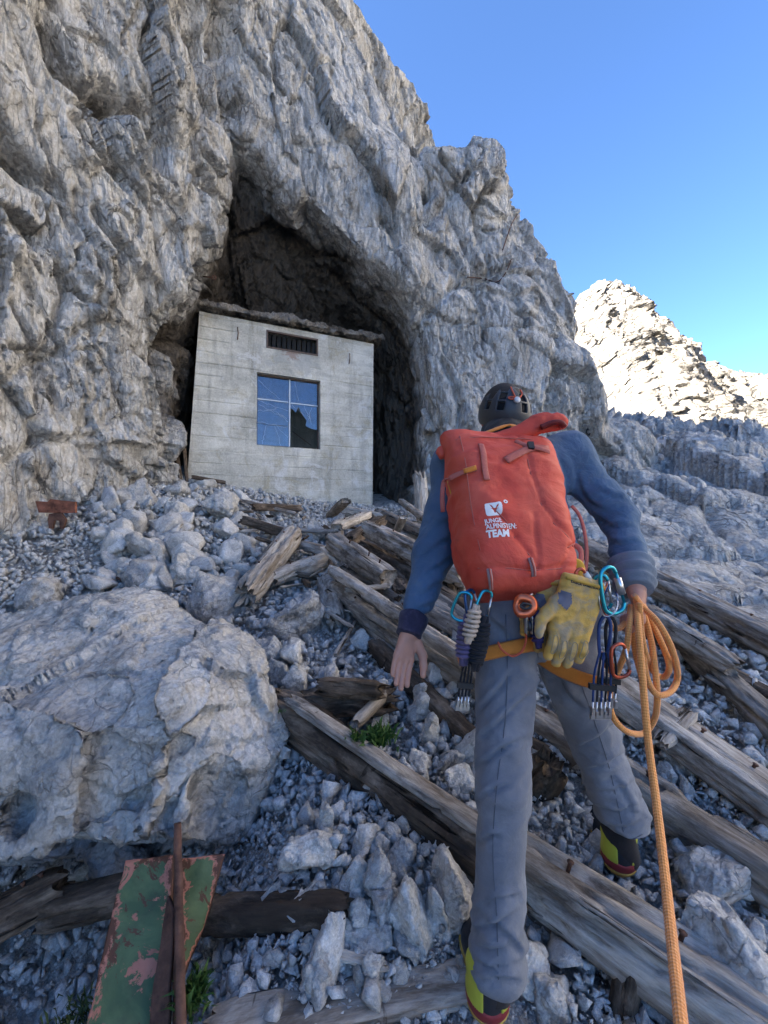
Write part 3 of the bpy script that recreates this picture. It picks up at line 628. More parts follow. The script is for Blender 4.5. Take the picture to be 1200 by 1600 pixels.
b = MB(); b.add(*box(hp(SRm / 2, WZ0 + .4, -HD / 2), (HE, HN, UPZ), (SRm / 2 - .22, HD / 2 - .1, .02))); b.build('floor', M['dark'], hut, smooth=False)
b = MB()                                                        # thickness of the wall round both openings
for a0, a1, b0, b1 in ((WS0, WS1, WB, WT), (VS0, VS1, VB, VT)):
    for q in (((a0, b0), (a1, b0)), ((a1, b0), (a1, b1)), ((a1, b1), (a0, b1)), ((a0, b1), (a0, b0))):
        b.add([hp(*q[0], .004), hp(*q[1], .004), hp(*q[1], -.2), hp(*q[0], -.2)], [(0, 3, 2, 1)])
b.build('window_reveal', M['concrete'], hut, smooth=False)
# roof slab, crumbling along its front edge
rc = hp(SRm / 2 + .06, WZ1 + .10, -HD / 2 + .02)
def roofsdf(X, Y, Z):
    p = [(X - rc[0]), (Y - rc[1]), (Z - rc[2])]
    a = np.abs(p[0] * HE[0] + p[1] * HE[1]) - (SRm / 2 + .16); b_ = np.abs(p[0] * HN[0] + p[1] * HN[1]) - (HD / 2 + .15); c_ = np.abs(p[2] + 0 * p[0]) - .085
    return smax(smax(a, b_, .03), c_, .04)
V, Q = sdf_mesh(roofsdf, rc - np.array([2.6, 2.6, .25]), rc + np.array([2.6, 2.6, .25]), .03)
nn = vnormals(V, Q); V += nn * (.05 * facets(V * 5, 3, 1.5) + .03 * facets(V * 12, 4, 1.5) + .03 * fbm(V * 3, 5, 4) - .035)[:, None]
mk('roof', V, Q, M['roofc'], hut)
# main window: steel frame, glazing bars, four panes, the lower right one smashed
win = MB(); th = .016; dz = -.12
for s0, s1, z0, z1 in ((WS0, WS1, WB, WB + .022), (WS0, WS1, WT - .022, WT), (WS0, WS0 + .022, WB + .022, WT - .022), (WS1 - .022, WS1, WB + .022, WT - .022)):
    win.add(*box(hp((s0 + s1) / 2, (z0 + z1) / 2, dz), (HE, HN, UPZ), ((s1 - s0) / 2, .02, (z1 - z0) / 2)))
window = win.build('window', M['brownmetal'], hut, smooth=False)
window['_base'] = [float(x) for x in hut['_base']]
SM = WS0 + (WS1 - WS0) * .52; ZM = WB + (WT - WB) * .655
b = MB(); b.add(*box(hp(SM, (WB + WT) / 2, dz + .003), (HE, HN, UPZ), (.011, .018, (WT - WB) / 2 - .024))); b.build('mullion', M['whiteline'], window, smooth=False)
b = MB(); b.add(*box(hp((WS0 + SM) / 2 - .003, ZM, dz + .003), (HE, HN, UPZ), ((SM - WS0) / 2 - .024, .018, .009))); b.add(*box(hp((WS1 + SM) / 2 + .003, ZM - .01, dz + .003), (HE, HN, UPZ), ((WS1 - SM) / 2 - .024, .018, .009))); b.build('glazing_bar', M['whiteline'], window, smooth=False)
def pane(poly):
    f = [hp(s, z, dz + .004) for s, z in poly]; k = [hp(s, z, dz - .001) for s, z in poly]; n = len(poly)
    mk('pane', f + k, [tuple(range(n)), tuple(range(2 * n - 1, n - 1, -1))] + [(j, (j + 1) % n + 0, (j + 1) % n + n, j + n)[::-1] for j in range(n)], M['glass'], window, smooth=False)
g = .004; e = .024
pane([(WS0 + e, ZM + .01), (SM - .013, ZM + .01), (SM - .013, WT - e), (WS0 + e, WT - e)])
pane([(SM + .013, ZM), (WS1 - e, ZM), (WS1 - e, WT - e), (SM + .013, WT - e)])
zc = WB + (ZM - WB) * .48
pane([(WS0 + e, WB + e), (SM - .013, WB + e), (SM - .013, zc - .02), (SM - .12, zc), (WS0 + .2, zc - .02), (WS0 + e, zc + .01)])
pane([(WS0 + e, zc + .018), (WS0 + .2, zc - .012), (SM - .12, zc + .008), (SM - .013, zc - .012), (SM - .013, ZM - .01), (WS0 + e, ZM - .01)])
ww = WS1 - SM
pane([(SM + .013, ZM - .02), (SM + .013, ZM - .10), (SM + .06, ZM - .12), (SM + .02 + ww * .18, ZM - .17), (SM + ww * .30, ZM - .06), (SM + ww * .42, ZM - .19), (SM + ww * .58, ZM - .30), (SM + ww * .55, ZM - .40), (SM + ww * .70, ZM - .44), (WS1 - e, ZM - .46), (WS1 - e, ZM - .02)])
b = MB()
rs = random.Random(3)
def crackline(a, z, a2, z2, n=7, j=.02, r=.0024):
    q = [hp(a + (a2 - a) * k / n + rs.uniform(-j, j) * (0 < k < n), z + (z2 - z) * k / n + rs.uniform(-j, j) * (0 < k < n), dz + .006) for k in range(n + 1)]
    V, Fc, _ = tube(q, r, 4); b.add(V, Fc)
W_ = SM - WS0
for q in [(WS0 + e, ZM - .02, SM - .02, ZM - .16), (WS0 + .05, ZM - .10, SM - .05, ZM - .30), (WS0 + e, ZM - .22, WS0 + W_ * .6, ZM - .14), (WS0 + W_ * .5, ZM - .18, SM - .02, ZM - .36), (WS0 + e, zc + .016, SM - .02, zc - .012), (WS0 + W_ * .3, zc - .02, WS0 + W_ * .2, WB + .04), (WS0 + W_ * .55, zc - .02, WS0 + W_ * .75, WB + .03), (WS0 + W_ * .6, zc, WS0 + W_ * .95, zc - .22),
          (SM + .1, WT - .05, SM + ww * .3, ZM + .05), (WS0 + .04, WT - .1, WS0 + W_ * .7, ZM + .04), (SM + .05, ZM - .03, SM + ww * .5, ZM - .22), (SM + ww * .5, ZM - .03, SM + ww * .75, ZM - .36), (SM + ww * .75, ZM - .05, SM + ww * .62, ZM - .30)]: crackline(*q)
b.build('glass_crack', M['whiteline'], window)
for q in ((SM + .1, WB + .35, WS1 - .1, WB + .1),):
    V, Fc, _ = tube([hp(q[0], q[1], -.3), hp(q[2], q[3], -.25)], .006, 6); mk('glazing_rod', V, Fc, M['rust'], window)
# vent above it
vb = MB()
for s0, s1, z0, z1 in ((VS0, VS1, VB, VB + .03), (VS0, VS1, VT - .03, VT), (VS0, VS0 + .03, VB + .03, VT - .03), (VS1 - .03, VS1, VB + .03, VT - .03)):
    vb.add(*box(hp((s0 + s1) / 2, (z0 + z1) / 2, -.02), (HE, HN, UPZ), ((s1 - s0) / 2, .03, (z1 - z0) / 2)))
vent = vb.build('vent', M['brownmetal'], hut, smooth=False); vent['_base'] = [float(x) for x in hut['_base']]
for k in range(10):
    s = VS0 + .06 + (VS1 - VS0 - .12) * k / 9
    bb = MB(); bb.add(*box(hp(s, (VB + VT) / 2, -.10), (nrm(HE + HN * .8), nrm(HN - HE * .8), UPZ), (.035, .004, (VT - VB) / 2 - .035))); bb.build('slat', M['dark'], vent, smooth=False)
for uvs in (((371, 512), (372, 522), (371, 531)), ((546, 553), (546, 561), (545, 569))):
    q = [wall_uv(*w) for w in uvs]; V, Fc, _ = tube([hp(q[0][0], q[0][1], -.02), hp(q[0][0], q[0][1], .02), hp(q[1][0], q[1][1], .025), hp(q[2][0], q[2][1], .012)], .008, 6); mk('rebar_stub', V, Fc, M['rust'], hut)
# ------------------------------------------------------------------ rocks
def hull_planes(pts):
    bm = bmesh.new()
    for p in pts: bm.verts.new(p)
    r = bmesh.ops.convex_hull(bm, input=bm.verts); bm.normal_update()
    pl = {}
    for f in bm.faces:
        n = np.array(f.normal); 
        if np.linalg.norm(n) < .5: continue
        pl[tuple(np.round(n, 2))] = (n, float(n @ np.array(f.verts[0].co)))
    bm.free(); return list(pl.values())
def rock(pts, h, seed, amp=1.0, k=.004, carve=()):
    pts = np.asarray(pts, float); pl = hull_planes(pts); ext = (pts.max(0) - pts.min(0)).max()
    def fn(X, Y, Z):
        d = None
        for n, c in pl:
            q = n[0] * X + n[1] * Y + n[2] * Z - c; d = q if d is None else smax(d, q, k * ext)
        for c, r in carve: d = smax(d, r[0] * .5 + r[1] * .5 - np.sqrt((X - c[0]) ** 2 + ((Y - c[1]) * 1.2) ** 2 + ((Z - c[2]) * r[0] / r[1]) ** 2), .018)
        return d
    V, Q = sdf_mesh(fn, pts.min(0) - 2.5 * h, pts.max(0) + 2.5 * h, h); n = vnormals(V, Q); s = 1 / ext
    d = amp * ext * (.045 * facets(V * 2.6 * s, seed, 2.0) + .022 * facets(V * 6 * s, seed + 9, 2.0) + .006 * facets(V * 15 * s, seed + 19, 2.0) + .014 * fbm(V * 2.4 * s, seed + 3, 4))
    return V + n * d[:, None], Q
def rock_pts(rs, w, dp, hh, n=20, point=0.0):
    out = []
    for _ in range(n):
        v = nrm(rs.normal(size=3)); v = v / np.abs(v).max() ** .55; 
        if point and v[2] > 0: v[:2] *= 1 - point * v[2]
        out.append(v * np.array([w, dp, hh]) / 2)
    return out
# the big foreground boulder
BP = [(130, 925, 2.5), (235, 930, 2.6), (398, 1012, 2.1), (330, 985, 2.3), (458, 1172, 1.88), (440, 1235, 1.82), (372, 1322, 1.66), (288, 1314, 1.5), (200, 1300, 1.44), (-180, 1000, 2.3), (-180, 1150, 1.6), (-120, 1345, 1.55), (350, 1335, 1.95), (-180, 1350, 2.3), (265, 1105, 1.60), (110, 1150, 1.54), (340, 1200, 1.58), (50, 1338, 1.5)]
bp = np.array([P(*q) for q in BP]); V, Q = rock(bp, .04, 71, .2, .003); bb_ = BVHTree.FromPolygons([Vector(v) for v in V], Q.tolist()); cv = []
for u, v, r in ((165, 1225, (.17, .20)), (258, 1292, (.10, .08)), (20, 1265, (.16, .15)), (345, 1262, (.10, .16)), (110, 1330, (.12, .07))):
    h_ = bb_.ray_cast(Vector((0, 0, CZ)), Vector(ray(u, v)).normalized())
    if h_[0]: cv.append((np.array(h_[0]) + np.array(h_[1]) * r[0] * .45, r))
V, Q = rock(bp, .0125, 71, .9, .003, cv)
n = vnormals(V, Q)
V += n * (.006 * fbm(V * 7, 7, 4) + .020 * facets(V * np.array([3.2, 3.2, 4.2]), 9, 2.2) + .007 * facets(V * 9, 19, 2.2))[:, None]
mk('boulder', V, Q, M['boulder'], label='huge pale limestone boulder filling the left foreground, with a hollow scooped in its face', cat='boulder', smooth=False)
ROCKS = [  # u, v, width px, height px, pointiness, name, label
 (210, 772, 62, 56, .5, 'rock', 'pointed grey rock at the foot of the left cliff, above the slabs'),
 (343, 792, 74, 66, .8, 'rock', 'triangular pale rock leaning below the left corner of the hut'),
 (228, 862, 80, 60, .2, 'rock', 'pale slab rock lying on top of a slab, left of the timbers'),
 (225, 902, 86, 54, .1, 'rock', 'broad light slab just above the rusty bar, its edge chipped'),
 (288, 888, 66, 60, .3, 'rock', 'grey wedge rock beside the two light slabs'),
 (337, 932, 82, 88, -.2, 'rock', 'large downward pointing rock slab above the big boulder'),
 (440, 962, 132, 96, .3, 'boulder', 'rounded cracked boulder below the pale split log'),
 (415, 1030, 70, 62, .2, 'rock', 'knobbly rock wedged against the right shoulder of the big boulder'),
 (486, 832, 42, 40, .2, 'rock', 'small round rock sitting behind the pale split log'),
 (562, 1002, 30, 32, .0, 'rock', 'small white cube shaped rock beside the thin grey stick'),
 (462, 1062, 46, 50, .2, 'rock', 'long tilted rock between boulder and rotten stump'),
 (430, 1050, 40, 36, .1, 'rock', 'flat square rock resting against the right edge of the big boulder'),
 (510, 1286, 30, 54, .4, 'rock', 'upright narrow pointed stone in the gravel below the dark log'),
 (480, 1345, 86, 60, .2, 'rock', 'flat rounded rock half buried in gravel above the short log'),
 (575, 1318, 46, 50, .3, 'rock', 'five sided grey rock above the elongated stone, in the gravel'),
 (588, 1372, 52, 74, .3, 'rock', 'elongated upright rock in the middle of the lower gravel'),
 (630, 1340, 48, 56, .1, 'rock', 'brownish angular rock under the dark foreground log'),
 (553, 1388, 30, 46, .5, 'rock', 'leaf shaped pale stone beside the elongated upright rock'),
 (643, 1442, 68, 114, .5, 'rock', 'large pointed slab standing in the lower gravel, left of the climber'),
 (688, 1434, 38, 100, .1, 'rock', 'narrow upright slab between the pointed slab and the tall slab'),
 (712, 1412, 66, 124, .0, 'rock', 'tall grey slab right behind the trailing lower leg'),
 (598, 1430, 44, 62, .1, 'rock', 'chunky grey rock above the splintered pale chip'),
 (562, 1434, 38, 40, .1, 'rock', 'small faceted rock at the broken end of the short log'),
 (578, 1474, 84, 44, .1, 'rock', 'smooth oblong stone right above the splintered pale chip'),
 (492, 1552, 58, 88, .7, 'rock', 'pyramid shaped rock at the bottom edge beside the plank'),
 (681, 1150, 44, 56, .2, 'rock', 'blocky pale rock left of the trailing thigh'),
 (703, 1194, 52, 36, .1, 'rock', 'flat topped block in the stone pile behind the trailing knee'),
 (712, 1222, 56, 44, .1, 'rock', 'lowest block of the stone pile behind the trailing knee'),
 (655, 1195, 34, 56, .3, 'rock', 'leaning slim stone in the pile by the green tuft'),
 (660, 1095, 30, 46, .2, 'rock', 'small upright rock under the bare left hand'),
 (1112, 1335, 76, 44, .2, 'rock', 'pale rounded rock right of the orange rope, beyond the boot'),
 (1135, 1380, 120, 70, .2, 'rock', 'rough grey rock right of the leading boot, above the crooked branch'),
 (1150, 1525, 150, 150, .2, 'boulder', 'grey boulder in the lower right corner beside the rope'),
 (1005, 778, 62, 40, .3, 'rock', 'dark brownish block on the slab right of the shoulder'),
 (975, 768, 40, 40, .2, 'rock', 'dark split block next to the brownish block on the slab'),
 (1082, 1192, 66, 44, .1, 'rock', 'pale lumpy rock above the right hand timbers by the rope loop'),
 (1048, 1215, 34, 34, .1, 'rock', 'small light rock directly right of the hanging rope'),
 (160, 1368, 130, 60, .1, 'rock', 'dark slab rock tucked under the big boulder, behind the steel beam'),
 (590, 1130, 34, 40, .1, 'rock', 'small brown rock beside the bleached broken branch stub'),
 (832, 1520, 60, 70, .1, 'rock', 'blue grey rock under the pale log, right of the trailing ankle'),
 (865, 1560, 60, 70, .2, 'rock', 'angular rock by the driven stake at the bottom edge'),
 (600, 1088, 34, 42, .3, 'rock', 'upright brown grey stone behind the rotten stump'),
 (150, 905, 44, 30, .2, 'rock', 'flat stone at the foot of the left cliff below the rusty plate'),
 (60, 930, 60, 60, .2, 'rock', 'blocky rock in the gap between left cliff and big boulder'),
 (430, 855, 30, 24, .2, 'rock', 'whitish stone left of the pale split log'),
 (270, 800, 44, 34, .2, 'rock', 'whitish flat rock between the pointed rock and the triangular rock'),
 (275, 765, 36, 30, .2, 'rock', 'pale block at the bottom of the dark gap left of the hut')]
rr = np.random.default_rng(11); RP = []
for k, (u, v, w, hh, pt, nm, lab) in enumerate(ROCKS):
    g = G(u, v + hh * .30); y = g[1]; W3, H3 = PX(w, y) * 1.08, PX(hh, y) * 1.1
    pts = np.array(rock_pts(rr, W3, min(W3, H3) * 1.0 + .25 * abs(W3 - H3), H3, 13, max(pt, 0)))
    if pt < 0: pts[:, 2] *= -1
    V, Q = rock(pts, max(W3, H3) / (30 if w > 60 else 22), 100 + k * 7, 1.0, .004)
    c = P(u, v, y); c[1] += .12 * H3
    mk(nm, V, Q, M['boulder'] if w > 100 else M['rock'], label=lab, cat='boulder' if nm == 'boulder' else 'rock', smooth=False, mat4=Matrix.Translation(c)); RP.append((c, max(W3, H3)))

# ------------------------------------------------------------------ timbers
def timber(A, B, w, h=None, roll=0.0, seed=0, mat='wood', label='', name='timber', cat='timber', rough=1.0, square=.5, jag=.5, taper=0.0, bend=0.0, bore=True):
    A, B = np.asarray(A, float), np.asarray(B, float); L = np.linalg.norm(B - A); h = h or w
    nx = int(min(170, max(20, L / max(.009, w * (.10 if w > .13 else .16))))); na = 52 if w > .16 else 36 if w > .09 else 22 if w > .05 else 14
    x = np.linspace(0, 1, nx); a = np.linspace(0, 2 * math.pi, na, endpoint=False); X, AN = np.meshgrid(x, a, indexing='ij'); xx = (X.ravel() - .5) * L; aa = AN.ravel()
    ca, sa = np.cos(aa), np.sin(aa); q = 1 / (np.abs(ca) ** (2 + 6 * square) + np.abs(sa) ** (2 + 6 * square)) ** (1 / (2 + 6 * square))
    r = q.copy(); P3 = np.c_[xx * 1.1, ca * q * 2.2, sa * q * 2.2] + seed * 3.7
    r += rough * (.09 * fbm(np.c_[xx * .9 / max(w, .05) * .12, ca * 1.3, sa * 1.3] + seed, seed, 3))
    gr = ridged(np.c_[xx * 1.6, ca * 2.2, sa * 2.2] + seed, seed + 5, 3, .5); r += rough * .045 * gr
    fis = pn(np.c_[xx * 1.3, ca * 3.4, sa * 3.4] + seed * 2.1, seed + 7); r -= rough * .16 * np.exp(-(fis / .05) ** 2) * sstep(.0, .4, pn(np.c_[xx * 1.7, ca * 1.2, sa * 1.2] + seed, seed + 8))
    brk = sstep(.18, .34, fbm(np.c_[xx * 2.4 / max(w, .06) * .15, ca * 1.8, sa * 1.8] + seed * 1.3, seed + 9, 4)); r -= rough * .24 * brk
    tap = 1 - taper * X.ravel(); r = r * tap
    Y = r * ca * w / 2; Z = r * sa * h / 2
    jit = fbm(np.c_[ca * 1.8 * r, sa * 1.8 * r, 0 * ca + seed], seed + 11, 3, .5) * w * jag * .9 + np.floor(pn(np.c_[ca * 1.6 * r, sa * 1.6 * r, 0 * ca + seed], seed + 13) * 3) * .10 * w * jag
    en = np.maximum(sstep(.12, 0, X.ravel()), sstep(.88, 1, X.ravel())); xx = xx + jit * en * np.where(X.ravel() < .5, 1, 1)
    en2 = np.maximum(sstep(.02 * (1 + w / L * 20), 0, X.ravel()), sstep(1 - .02 * (1 + w / L * 20), 1, X.ravel())); Y *= 1 - .25 * en2 * jag; Z *= 1 - .25 * en2 * jag
    Z = Z + bend * L * (1 - (2 * X.ravel() - 1) ** 2)
    V = np.c_[xx, Y, Z]; i = np.arange(nx * na).reshape(nx, na); j = np.roll(i, -1, 1)
    Fc = np.stack([i[:-1], i[1:], j[1:], j[:-1]], 2).reshape(-1, 4)[:, ::-1]
    # end grain
    V = np.concatenate([V, [[V[:na, 0].mean() + .15 * w * jag, 0, 0], [V[-na:, 0].mean() - .15 * w * jag, 0, 0]]]); c0, c1 = nx * na, nx * na + 1
    F3 = [tuple(f) for f in Fc] + [(int(i[0, k]), int(j[0, k]), c0)[::1] for k in range(na)] + [(int(i[-1, k]), c1, int(j[-1, k]))[::1] for k in range(na)]
    ax = axes(B - A); y_, z_ = ax[1] * math.cos(roll) + ax[2] * math.sin(roll), -ax[1] * math.sin(roll) + ax[2] * math.cos(roll)
    o = mk(name, V, F3, M[mat], label=label, cat=cat, mat4=m4(ax[0], y_, z_, (A + B) / 2))
    if bore and w > .12 and seed % 3 != 2:                        # old iron spikes left in the bigger beams
        for bx in (-.22, .13, .31):
            zt = h / 2 * .98; Vb, Fb, _ = tube([(bx * L, .12 * w, zt * .6), (bx * L + .004, .12 * w, zt + .012), (bx * L + .004, .12 * w, zt + .018)], [.006, .006, .011], 7); mk('iron_spike', Vb, Fb, M['rust'], o)
    return o
TG = {}
def T(u0, v0, u1, v1, px, mat, label, lift=.5, lift2=None, flat=1.0, name='timber', cat='timber', **kw):
    A = G(u0, v0, .04); w = PX(px, A[1]); A = G(u0, v0, lift * w); B = G(u1, v1, .04); w2 = PX(px, B[1]); B = G(u1, v1, (lift2 if lift2 is not None else lift) * w2)
    w = kw.pop('wm', (w + w2) / 2 * .80) * .80; kw.setdefault('seed', len(TG) * 3 + 1); TG[label] = (A, B, w)
    return timber(A, B, w, w * flat, label=label, mat=mat, name=name, cat=cat, **kw)
T(432, 1100, 800, 1368, 84, 'wood_dark', 'thick dark rotting log running from the big boulder down to the trailing leg', .35, wm=.225, flat=.85, rough=1.4, square=.25, name='log', cat='log', jag=.8, seed=7)
T(452, 1092, 790, 1318, 20, 'wood', 'grey split outer layer along the top of the thick dark log', 3.4, wm=.085, flat=.5, rough=1.4, square=.5, name='splinter', cat='splinter', jag=1.0, seed=31)
T(770, 1322, 1310, 1690, 92, 'wood', 'thick pale split log running from behind the trailing leg to the bottom right', .35, wm=.215, flat=.85, rough=1.3, square=.25, name='log', cat='log', seed=1)
T(800, 1385, 1240, 1690, 40, 'wood_dark', 'dark rotten underside strip of the thick pale split log', .1, wm=.10, flat=.8, rough=1.5, square=.3, name='splinter', cat='splinter', seed=33)
T(330, 1606, 760, 1528, 96, 'wood', 'wide cracked plank along the bottom edge, under the trailing boot', .3, flat=.35, square=.8, rough=.8, jag=.6, name='plank', cat='plank')
T(250, 1432, 542, 1424, 66, 'wood_dark', 'short dark log with a broken end lying beside the steel beam', .4, rough=1.1, square=.3, name='log', cat='log', jag=.8)
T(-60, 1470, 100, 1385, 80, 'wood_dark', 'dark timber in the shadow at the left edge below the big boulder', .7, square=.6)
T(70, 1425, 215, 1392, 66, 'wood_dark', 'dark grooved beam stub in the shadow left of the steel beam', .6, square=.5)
T(478, 1098, 612, 1092, 62, 'wood_dark', 'rotten dark stump crumbling above the thick dark log', .6, rough=2.2, square=.1, jag=1.0, name='stump', cat='stump')
T(500, 1072, 600, 1078, 34, 'wood_dark', 'second crumbling slab of rotten wood on top of the stump', 2.2, rough=2.2, square=.2, jag=1.0)
T(556, 1130, 600, 1086, 24, 'wood_pale', 'bleached broken branch stub sticking out of the rotten stump', 2.2, rough=1.2, square=.1, jag=.9, name='branch', cat='branch')
T(560, 950, 1260, 1408, 62, 'wood', 'long furrowed beam passing behind both thighs of the climber', .45, wm=.165, rough=1.3, square=.5, name='beam', cat='beam')
T(585, 1010, 760, 1180, 44, 'wood_dark', 'dark half buried beam alongside the long furrowed beam', .15, square=.5, name='beam', cat='beam')
T(518, 890, 805, 1085, 26, 'wood', 'slender ridged pole crossing above the furrowed beam toward the bare left hand', 1.9, square=.4, wm=.10, name='pole', cat='pole')
T(880, 1020, 1260, 1290, 92, 'wood', 'wide smooth squared beam on the right, the broadest one below the coil', .35, flat=.6, square=.9, rough=.55, wm=.24, name='beam', cat='beam')
T(1012, 955, 1260, 1180, 44, 'wood', 'furrowed split beam above the wide smooth beam on the right', .6, square=.4, rough=1.3, wm=.13, name='beam', cat='beam')
T(1020, 962, 1148, 1044, 30, 'wood', 'broken beam with a dark charred looking end right of the rope coil', 1.6, square=.5, jag=.6, wm=.12, name='beam', cat='beam')
T(905, 852, 1270, 1035, 46, 'wood', 'long upper beam reaching the right edge beneath the rock slab', .6, square=.4, rough=1.2, wm=.21, name='beam', cat='beam')
T(1000, 985, 1240, 1110, 22, 'wood_dark', 'dark beam in the gap under the long upper beam on the right', .2, square=.5, wm=.12, name='beam', cat='beam')
T(1104, 1055, 1260, 1148, 15, 'wood_pale', 'thin pale lath lying on the timbers at the right edge', 1.6, square=.7, flat=.6, name='lath', cat='lath')
T(1032, 1160, 1078, 1112, 40, 'wood_pale', 'short bleached board stub standing askew right of the rope loop', 1.2, square=.8, flat=.45, jag=.8, name='board', cat='board')
T(386, 928, 460, 832, 42, 'wood_pale', 'pale split log pointing down at the left of the timber heap', .8, square=.3, rough=1.4, jag=.8, name='log', cat='log')
T(425, 905, 530, 866, 34, 'wood_pale', 'light chunk of log tucked behind the pale split log', .6, square=.3, rough=1.2, name='log', cat='log')
T(455, 848, 530, 866, 22, 'wood', 'short weathered beam under the two stacked boards of the heap', .8, square=.5)
T(520, 845, 606, 905, 36, 'wood', 'square beam end jutting toward the viewer in the middle of the heap', 1.4, square=.9, rough=.9, jag=.3, name='beam', cat='beam')
T(504, 856, 531, 882, 13, 'wood_pale', 'small pale board leaning on the square beam end', 3.0, square=.8, flat=.5, name='board', cat='board')
T(486, 957, 555, 932, 18, 'wood_pale', 'pale branch lying level below the heap', .8, square=.1, name='branch', cat='branch')
T(540, 922, 607, 915, 18, 'wood_pale', 'bleached plank tip poking out beside the square beam end', 2.6, square=.7, flat=.5, name='plank', cat='plank')
T(524, 1024, 570, 945, 10, 'wood', 'thin straight grey stick propped up in the gravel', 1.4, square=.1, rough=.5, name='stick', cat='stick')
T(534, 795, 650, 820, 18, 'wood_pale', 'pale squared lath in front of the right corner of the hut', 1.0, square=.9, rough=.6, name='lath', cat='lath')
T(516, 806, 541, 782, 16, 'wood', 'short board leaning against the hut wall', 1.6, 3.0, square=.8, flat=.5, name='board', cat='board')
T(526, 824, 573, 804, 24, 'wood_pale', 'broad bleached slab of wood before the hut', 1.2, square=.6, flat=.6)
T(620, 830, 631, 808, 14, 'wood_pale', 'stubby upright board right of the pale lath', 1.4, 3.0, square=.8, flat=.5, name='board', cat='board')
T(626, 783, 674, 818, 12, 'wood', 'thin plank slanting down behind the pale lath, near the post', 2.2, square=.7, name='plank', cat='plank')
T(575, 826, 726, 902, 32, 'wood', 'stout dark beam sloping down behind the left elbow', 1.3, square=.5, rough=1.3, name='beam', cat='beam')
T(565, 850, 735, 955, 26, 'wood_dark', 'brown beam just below the stout dark beam of the heap', .9, square=.5, name='beam', cat='beam')
T(590, 800, 745, 870, 22, 'wood', 'grey beam at the back of the heap beneath the cave mouth', 1.0, square=.5, name='beam', cat='beam')
T(610, 894, 640, 936, 11, 'wood_pale', 'narrow pale splinter board in the gap left of the forearm', 3.0, square=.6, name='splinter', cat='splinter')
T(600, 905, 660, 985, 15, 'wood_dark', 'dark slat hidden in the heap left of the forearm', 1.0, square=.7, name='slat', cat='slat')
T(694, 896, 728, 922, 10, 'wood_pale', 'thin light slat between forearm and rucksack', 2.2, square=.6, name='slat', cat='slat')
T(655, 930, 740, 985, 20, 'wood', 'mid grey beam passing behind the left forearm', 1.0, square=.5, name='beam', cat='beam')
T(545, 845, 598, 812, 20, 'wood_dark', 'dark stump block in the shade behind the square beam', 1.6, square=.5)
T(360, 778, 462, 802, 8, 'wood', 'long thin lath lying at the foot of the hut wall', 1.5, square=.6, name='lath', cat='lath')
T(395, 792, 470, 794, 16, 'wood_dark', 'dark board half buried at the foot of the hut wall', .8, square=.6, name='board', cat='board')
T(208, 717, 278, 738, 12, 'wood_dark', 'dark board wedged where the left cliff meets the rubble', 1.0, square=.6, name='board', cat='board')
T(300, 745, 352, 754, 9, 'wood_dark', 'short dark lath at the left corner of the hut', 1.2, square=.6, name='lath', cat='lath')
T(380, 812, 452, 835, 20, 'wood_dark', 'dark log end above the pale split log', .8, square=.4, name='log', cat='log')
T(1058, 1470, 1182, 1388, 20, 'wood', 'crooked grey branch lying right of the rope at lower right', .9, square=.1, rough=.9, bend=.06, taper=.4, name='branch', cat='branch')
T(515, 1488, 608, 1512, 26, 'wood_pale', 'splintered pale wood chip on the gravel', .6, square=.8, flat=.4, jag=1.2, name='wood_chip', cat='wood chip')
T(760, 1120, 860, 1180, 30, 'wood_dark', 'dark rotten beam seen between the legs', .3, square=.4, name='beam', cat='beam')
A, B = G(955, 1615, .0), P(986, 1494, 1.12); timber(A - np.array([0, 0, .1]), B, .058, .05, label='broken stake standing up at the bottom edge under the pale split log', mat='wood_dark', name='stake', cat='stake', seed=201, square=.2, rough=1.1, jag=.8)
A, B = P(828, 1245, 1.75), P(862, 1192, 1.62); timber(A, B, .115, .12, label='dark broken beam end poking up between the legs', mat='wood_dark', name='timber', cat='timber', seed=205, square=.3, rough=1.6, jag=.9)
A, B = P(660, 812, 6.9), P(656, 741, 7.0); timber(A, B, .19, .16, label='upright rotten post at the right side of the cave mouth', mat='wood_pale', name='post', cat='post', seed=209, square=.3, rough=1.3, jag=.9)
for (q0, q1, w, lab, sd) in (((292, 752, 6.75), (288, 700, 6.85), .05, 'upright board in the dark gap left of the hut', 211), ((281, 748, 6.7), (276, 712, 6.75), .07, 'leaning dark plank beside the upright board in the gap', 213)):
    timber(P(*q0), P(*q1), w, w * .5, label=lab, mat='wood_dark', name='board', cat='board', seed=sd, square=.7)

